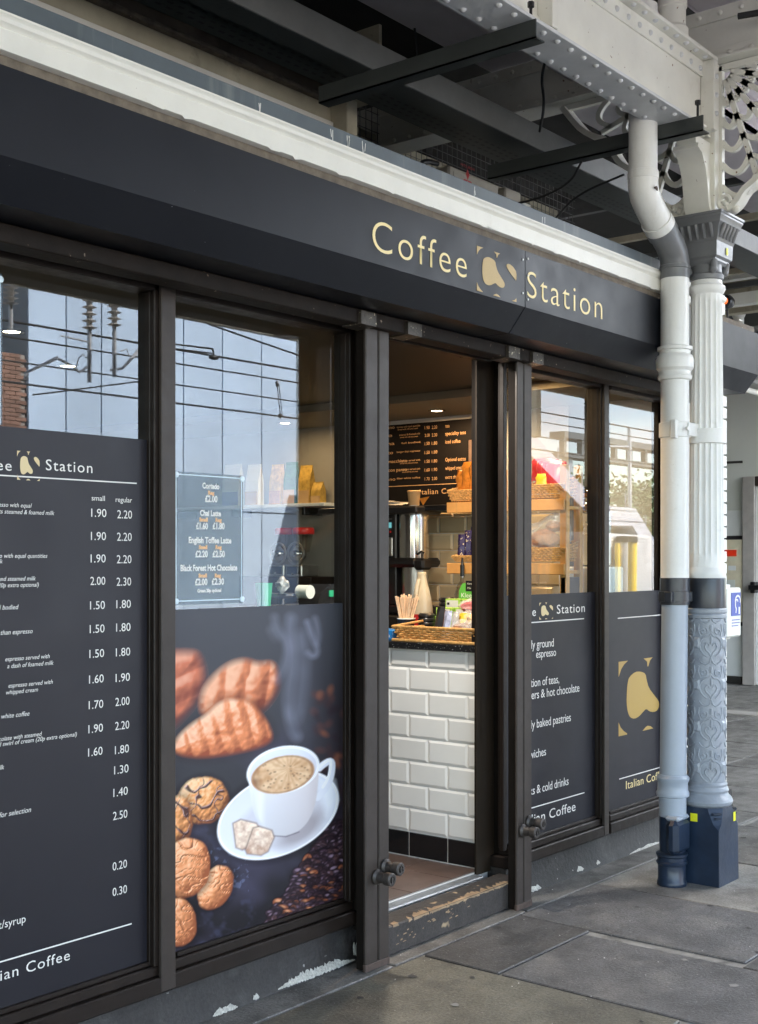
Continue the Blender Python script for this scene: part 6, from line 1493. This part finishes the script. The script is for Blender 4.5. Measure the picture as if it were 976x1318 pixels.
# station clutter seen high at the right
c0 = thing('slim_column', 'slim white column with bracketed head in the far roof at the right', 'column', (12.5, 5.2, 0))
CXX, CYY = 12.5, atX(951, 340, 12.5)[0]
MB().lathe([(.055, 3.86), (.055, 4.2)], CXX, CYY, 16).build('shaft', M['girder'], c0)
MB().lathe([(.06, 4.1), (.075, 4.14), (.075, 4.2), (.11, 4.3), (.16, 4.4)], CXX, CYY, 16).build('head', M['girder'], c0)
q = MB(); q.prism([(CYY - .06, 4.3), (CYY - .5, 4.62), (CYY - .5, 4.7), (CYY + .5, 4.7), (CYY + .5, 4.62), (CYY + .06, 4.3)], 'yz', CXX - .03, CXX + .03); q.build('bracket', M['girder'], c0, smooth=0)
for k, (x, z, h_, m_, lb) in enumerate(((10.2, 3.75, .10, 'girder', 'pale horizontal beam just above the end of the shop fascia'), (11.4, 4.25, .09, 'girder', 'pale horizontal beam level with the slim column head'), (13.0, 3.9, .06, 'olive', 'dull thin beam crossing behind the slim column'))):
    MB().box(x, x + .1, 1.0, 9.0, z, z + h_).build('far_beam', M[m_], None, cat='beam', label=lb, smooth=0)
rfm = thing('roof_frame', 'rows of thin roof bars crossing the dark canopy at the right', 'roof frame', (10.5, 5, 4.1))
for k in range(9):
    t_ = MB(); x = 8.6 + .55 * k; z = 4.28 - (k % 3) * .12; t_.box(x, x + .05, 1.5, 8.8, z, z + .05); t_.build('roof_bar', M[('darksteel', 'olive', 'galv')[k % 3]], rfm, smooth=0)
sg = thing('signal_light', 'small black signal with an orange light beside the column head', 'signal', (9.0, 3.9, 3.3))
Ys, Zs = atX(935, 388, 9.0)
MB().tube([(9.0, Ys + .25, Zs - .06), (9.0, Ys, Zs - .06)], .012, 8).build('arm', M['black'], sg)
MB().lathe([(.001, 8.97), (.045, 8.975), (.055, 9.0), (.045, 9.06), (.001, 9.08)], 0, Ys, 20, 'x', Zs).build('housing', M['black'], sg)
MB().lathe([(.001, 8.962), (.026, 8.966), (.026, 8.975)], 0, Ys, 16, 'x', Zs).build('lens', M['signal'], sg)
MB().tube([(9.0, Ys - .01, Zs - .06), (9.0, Ys - .01, Zs - .2)], .008, 6).build('wire', M['black'], sg)
cl = thing('ceiling_box', 'long pale light fitting under the far canopy at the right edge', 'light fitting', (10.5, 4.3, 4.2))
Yq, Zq = atX(965, 290, 10.5)
MB().box(10.4, 10.6, Yq - .5, Yq + .15, Zq - .08, Zq + .22, .02).build('casing', M['greywall'], cl)

# ------------------------------------------------------------------ across the tracks (seen mirrored in the windows)
RY = lambda v: 6.486 - v            # depth behind the panes -> real distance in front of them
pbld = thing('panelled_building', 'pale blue panelled building across the tracks', 'building', (16.5, -12.1, 0))
MB().box(13.22, 20.45, -15, -12.06, -.1, 9).build('wall', M['joint'], pbld, smooth=0)
xs = [13.22, 14.03, 14.82, 15.76, 16.85, 17.91, 19.06, 20.15]
for i in range(len(xs) - 1):
    for z0, z1 in ((0, 2.55), (2.55, 8.9)):
        MB().box(xs[i] + .014, xs[i + 1] - .014, -12.06, -12.03, z0 + .014, z1 - .014, .004).build('panel', M['panelblue'], pbld, smooth=0)
MB().box(20.17, 20.24, -12.06, -12.0, 0, 8.9).build('corner_trim', M['cardwhite'], pbld, smooth=0); MB().box(20.25, 20.45, -12.06, -12.03, 0, 8.9).build('panel', M['panelblue'], pbld, smooth=0)
MB().box(20.46, 27.5, -15, -12.1, -.1, 9).build('dark_building', M['darkclad_shade'], None, cat='building', label='dark clad block right of the pale panelled building across the tracks', smooth=0)
bw = thing('brick_building', 'red brick building across the tracks left of the panelled one', 'building', (10, -12.3, 0))
MB().box(5.0, 13.2, -15, -12.10, -.1, 5.15).build('wall', M['brickmortar'], bw, smooth=0)
b0 = None; cnt = 0
for j in range(22):
    for i in range(13):
        x0 = 10.3 + i * .225 + (.11 if j % 2 else 0); z0 = 3.55 + j * .073
        if x0 > 13.0: continue
        if b0 is None: b0 = MB().box(0, .213, 0, .03, 0, .062).build('brick', M['brick'], None, smooth=0); b0.parent = bw; s = b0
        else: s = b0.copy(); C.objects.link(s)
        s.location = Vector((x0, -12.10, z0)) - Vector(bw['_o'])
MB().box(5, 13.2, -12.1, -12.02, 3.2, 3.5).build('blue_band', M['signblue'], bw, smooth=0); MB().box(5, 13.2, -12.1, -11.98, 3.5, 3.56).build('ledge', M['darkclad_shade'], bw, smooth=0)

def tree(label, x, y, z0, h, r_, seed, n=1500, lf=.16):
    t = thing('tree', label, 'tree', (x, y, z0), 'trees beyond the tracks'); rd = random.Random(seed)
    q = MB(); q.tube([(x, y, z0), (x + .1, y, z0 + h * .4), (x, y, z0 + h * .75)], [.2, .14, .05], 8)
    for k in range(6):
        a = k * 1.05; q.tube([(x, y, z0 + h * (.35 + .05 * k)), (x + r_ * .6 * math.cos(a), y + r_ * .6 * math.sin(a), z0 + h * (.6 + .05 * k))], [.07, .02], 6)
    q.build('trunk', M['bark'], t)
    q = MB(); cl_ = [(rd.gauss(0, .5), rd.gauss(0, .5), rd.uniform(-.7, .8)) for _ in range(14)]
    for _ in range(n):
        c_ = rd.choice(cl_); p = Vector((x + (c_[0] + rd.gauss(0, .24)) * r_, y + (c_[1] + rd.gauss(0, .24)) * r_, z0 + h * .65 + (c_[2] + rd.gauss(0, .2)) * h * .35))
        a = Vector((rd.uniform(-1, 1), rd.uniform(-1, 1), rd.uniform(-.6, .6))).normalized() * lf; b = Vector((rd.uniform(-1, 1), rd.uniform(-1, 1), rd.uniform(-.6, .6))).normalized() * lf * .7
        q.add([p - a, p + b, p + a, p - b], [(0, 1, 2, 3)])
    q.build('crown', M['leaf'], t, smooth=0)
tree('tree rising behind the red brick building', 9.5, -16.5, -1, 11, 2.6, 1, 2200)
tree('tree rising behind the gap between brick and panelled buildings', 12.6, -17.5, -1, 10, 2.4, 2, 1600)
rd = random.Random(6)
for k in range(9):
    tree(('spreading', 'tall', 'low', 'broad', 'thin', 'rounded', 'dark', 'leaning', 'bushy')[k] + ' tree in the row beyond the footbridge', 54 + k * 6.0, -30 - rd.uniform(0, 6), -1, 7.2 + rd.uniform(-1, 1.4), 3.4, 10 + k, 2200, .2)
# stair to the footbridge with white parapet
stp = thing('footbridge_stair', 'white sided footbridge stair across the tracks', 'stair', (27, -8.6, 0))
cl_ = [(21.8, 5.25), (24.1, 4.15), (25.7, 3.38), (27.08, 2.73), (27.6, 2.64), (29.0, 2.64), (30.3, 1.68), (32.8, -.1)]
q = MB(); q.ribbon(cl_, .48, 'xz', -8.56, -8.50); q.ribbon(cl_, .48, 'xz', -10.4, -10.34); q.build('parapet', M['whitesteel'], stp, smooth=0)
q = MB(); q.ribbon([(a_, b_ - .22) for a_, b_ in cl_], .12, 'xz', -10.33, -8.57); q.build('flight', M['joint'], stp, smooth=0)
q = MB(); q.prism([(26.9, 2.2), (29.0, 2.2), (30.2, 1.25), (32.5, -.1), (26.9, -.1)], 'xz', -10.2, -8.9); q.build('under_stair_wall', M['panelblue'], stp, smooth=0)
q = MB(); q.prism([(20.6, -.1), (26.4, -.1), (26.4, 2.8), (24.1, 3.9), (22, 4.9), (20.6, 4.9)], 'xz', -10.3, -8.7); q.build('under_stair_shade', M['darkclad_shade'], stp, smooth=0)  # dark block stands in for the shade under the stair
q = MB()
for x in np.arange(22, 32, 1.1):
    z = np.interp(x, [p[0] for p in cl_], [p[1] for p in cl_]); q.tube([(x, -10.37, z), (x, -10.37, z + .95)], .02, 6); q.tube([(x, -8.53, z + .1), (x, -8.53, z + .6)], .015, 6)
q.tube([(a_, -10.37, b_ + .95) for a_, b_ in cl_], .03, 6); q.tube([(a_, -10.37, b_ + .6) for a_, b_ in cl_], .02, 6); q.build('handrail', M['whitesteel'], stp)
# white clad kiosk beneath the stair
kk = thing('white_kiosk', 'white ribbed cabin below the footbridge stair across the tracks', 'cabin', (26, -8.2, 0))
q = MB(); q.prism([(25.5, 0), (30.4, 0), (30.4, 1.32), (28.6, 2.16), (25.5, 2.2)], 'xz', -8.45, -7.9); q.build('wall', M['siding'], kk, smooth=0)
q = MB(); z = .05
while z < 2.1:
    q.box(25.5, 28.6 if z > 1.3 else 30.35, -7.9, -7.885, z, z + .055); z += .075
q.build('ribs', M['siding'], kk, smooth=0)
for k, x in enumerate((26.9, 27.35)):
    t = thing('yellow_bollard', ('yellow and grey bollard with black cap, left of the pair by the white cabin', 'yellow bollard with black cap, right of the pair by the white cabin')[k], 'bollard', (x, -7.72, 0), 'yellow bollards by the white cabin')
    MB().tube([(x, -7.72, 0), (x + .02 * k, -7.72, 2.0)], .13, 16).build('post', M['yellow'] if k else M['silver'], t); MB().lathe([(.15, 1.98), (.16, 2.03), (.14, 2.12), (.001, 2.13)], x, -7.72, 16).build('cap', M['black'], t)
    if not k: MB().tube([(x - .2, -7.75, 0), (x - .2, -7.75, 1.95)], .06, 12).build('yellow_strip', M['yellow'], t)
# footbridge far right
fb_ = thing('footbridge', 'grey footbridge with windows far along the tracks', 'footbridge', (75, -33, 0))
MB().box(68, 110, -34.5, -33.4, 7.9, 8.2).build('lower_beam', M['darksteel'], fb_, smooth=0); MB().box(68, 110, -34.5, -33.4, 9.1, 9.5).build('roof', M['darksteel'], fb_, smooth=0)
for x in np.arange(68, 110, 2.2): MB().box(x, x + .3, -33.8, -33.45, 8.2, 9.1).build('window_post', M['darksteel'], fb_, smooth=0)
for x in (69, 84, 96): MB().box(x, x + .5, -34.2, -33.7, -1, 7.9).build('leg', M['galv'], fb_, smooth=0)
# railings
rl = thing('platform_fence', 'light steel fence with handrail on the far platform behind the stair', 'fence', (42, -14, 0)); q = MB()
for x in np.arange(29, 60, .45): q.tube([(x, -14, 0), (x, -14, 2.2)], .022, 5)
q.tube([(29, -14, 2.2), (60, -14, 2.2)], .04, 6); q.tube([(29, -14, 1.2), (60, -14, 1.2)], .03, 6); q.build('bars', M['whitesteel'], rl, kind='stuff')
for k, (x, y, h_) in enumerate(((36, -16, 6.5), (47, -18, 7.0), (66, -22, 8))):
    t = thing('catenary_mast', ('slim mast nearest beyond the stair', 'slim mast in the middle of the three beyond the stair', 'slim mast farthest along the tracks')[k], 'mast', (x, y, -1))
    MB().tube([(x, y, -1), (x, y, h_)], .09, 8).build('mast', M['galv'], t); MB().tube([(x, y, h_ - .8), (x - 1.8, y, h_ - .9)], .04, 6).build('arm', M['galv'], t)
# square dark hanging post under the canopy edge
MB().box(15.18, 15.31, -2.98, -2.88, 3.31, 4.2, .005).build('drop_post', M['olive'], None, cat='post', label='dark square post end hanging from the canopy edge, mirrored in the window', smooth=0)
# overhead wires
for k, (x0p, y0p, Yv, r_, lb) in enumerate(((223, 451, 10.5, .012, 'upper contact wire over the nearer track'), (223, 469, 10.5, .009, 'lower contact wire over the nearer track'), (223, 496, 13.8, .011, 'upper wire over the farther track'), (223, 520, 13.8, .014, 'lower wire over the farther track'))):
    X_, Z_ = atY(x0p, y0p, Yv)
    t = thing('overhead_wire', lb, 'wire', (X_, RY(Yv), Z_)); MB().tube([(x, RY(Yv), Z_ + .0006 * (x - X_) ** 2 * 0 + .02 * math.sin(x * .11)) for x in np.linspace(-20, 90, 60)], r_, 6, False).build('wire', M['cable'], t)
t = thing('overhead_wire', 'slanting wire crossing above the others', 'wire', (14, -6, 4.6)); a_ = atY(268, 417, 12); b_ = atY(396, 461, 11)
MB().tube([(a_[0], RY(12), a_[1]), (b_[0], RY(11), b_[1])], .012, 6).build('wire', M['cable'], t)
t = thing('overhead_wire', 'thin wire rising the other way behind the insulators', 'wire', (10, -5, 3.3)); a_ = atY(42, 508, 12); b_ = atY(178, 491, 12)
MB().tube([(a_[0], RY(12), a_[1]), (b_[0], RY(12), b_[1])], .009, 6).build('wire', M['cable'], t)
t = thing('wire_dropper', 'thin double dropper between two overhead wires', 'dropper', (15, -5, 3.5)); a_ = atY(357, 494, 12); b_ = atY(361, 535, 12)
q = MB(); q.tube([(a_[0], RY(12), a_[1]), (b_[0], RY(12), b_[1])], .006, 5); q.tube([(a_[0] + .04, RY(12), a_[1]), (b_[0] + .04, RY(12), b_[1])], .006, 5); q.blob((a_[0], RY(12), a_[1]), (.03, .03, .05), 1, 0, 1); q.blob((b_[0], RY(12), b_[1]), (.03, .03, .04), 1, 0, 1); q.build('dropper', M['cable'], t)
t = thing('register_arm', 'short horizontal steadying arm on the overhead wire', 'arm', (12, -4, 4)); a_ = atY(226, 445, 10.3); b_ = atY(274, 449, 10.3); c_ = atY(275, 460, 10.3)
q = MB(); q.tube([(a_[0] - .4, RY(10.3), a_[1]), (b_[0], RY(10.3), b_[1])], .01, 6); q.tube([(a_[0] - .4, RY(10.3), a_[1] - .05), (b_[0], RY(10.3), b_[1] - .05)], .008, 6); q.tube([(b_[0], RY(10.3), b_[1]), (c_[0], RY(10.3), c_[1])], .012, 6); q.blob((c_[0], RY(10.3), c_[1]), (.07, .05, .03), 1, .1, 2); q.build('arm', M['cable'], t)
# insulators hanging from the canopy edge
def insulator(px, ya, yb, yc, label, Yv=10.2):
    X_, zt = atY(px, ya, Yv); _, zm = atY(px, yb, Yv); _, zb = atY(px, yc, Yv); Y_ = RY(Yv)
    t = thing('insulator', label, 'insulator', (X_, Y_, zb)); pr = []; n_ = 5; h_ = (zt - zm) / n_
    for k in range(n_):
        z = zm + k * h_; pr += [(.03, z), (.075, z + h_ * .25), (.03, z + h_ * .5), (.03, z + h_ * .98)]
    MB().lathe(pr, X_, Y_, 16).build('discs', M['porcelain'], t); MB().tube([(X_, Y_, zm), (X_, Y_, zb)], .022, 10).build('rod', M['galv'], t)
    MB().tube([(X_, Y_, zt), (X_, Y_, 4.6)], .03, 8).build('hanger', M['galv'], t)
    return X_, Y_, zb
X1, Y1, z1_ = insulator(115, 380, 424, 492, 'disc insulator hanging over the track, second from the left in the reflection')
X2, Y2, z2_ = insulator(147, 380, 420, 485, 'disc insulator hanging over the track, rightmost in the reflection')
insulator(14, 358, 392, 430, 'disc insulator hanging over the track, leftmost in the reflection')
t = thing('cantilever_arm', 'bent steel cantilever arm left of the hanging insulators', 'arm', (X1 - .5, Y1, z1_))
P = lambda x, y: (atY(x, y, 10.2)[0], Y1, atY(x, y, 10.2)[1])
q = MB(); q.tube([P(115, 470), P(102, 479), P(92, 470), P(74, 461), P(33, 480), P(32, 488)], .014, 6); q.tube([P(74, 459), P(35, 478)], .008, 6); q.tube([P(98, 473), P(101, 461), P(106, 456), P(112, 461)], .007, 6); q.tube([P(78, 432), P(118, 441)], .009, 6); q.build('arm', M['galv'], t)
t = thing('cantilever_arm', 'straight steel cantilever arm right of the hanging insulators', 'arm', (X2 + .4, Y2, z2_))
q = MB(); q.tube([P(142, 476), P(158, 474), P(187, 443)], .014, 6); q.tube([P(158, 472), P(187, 439)], .008, 6); q.tube([P(155, 452), P(163, 449), P(166, 458)], .007, 6); q.build('arm', M['galv'], t)
gt = thing('catenary_gantry', 'steel gantry beam carrying the insulators above the track', 'gantry', (8, RY(10.2), 4.6)); MB().box(5.5, 12, RY(10.2) - .06, RY(10.2) + .06, 4.6, 4.72).build('beam', M['galv'], gt, smooth=0); MB().box(5.4, 5.6, RY(10.2) - .1, RY(10.2) + .1, -1, 4.72).build('leg', M['galv'], gt, smooth=0); MB().box(11.9, 12.1, RY(10.2) - .1, RY(10.2) + .1, -1, 4.72).build('leg', M['galv'], gt, smooth=0)
# rails
for k, y in enumerate((-4.2, -5.64, -6.2, -7.0)[:2]): MB().box(-60, 200, y - .035, y + .035, -.98, -.83).build('rail', M['rust'], kind='structure', smooth=0)

for o in bpy.data.objects:
    if '_o' in o: del o['_o']
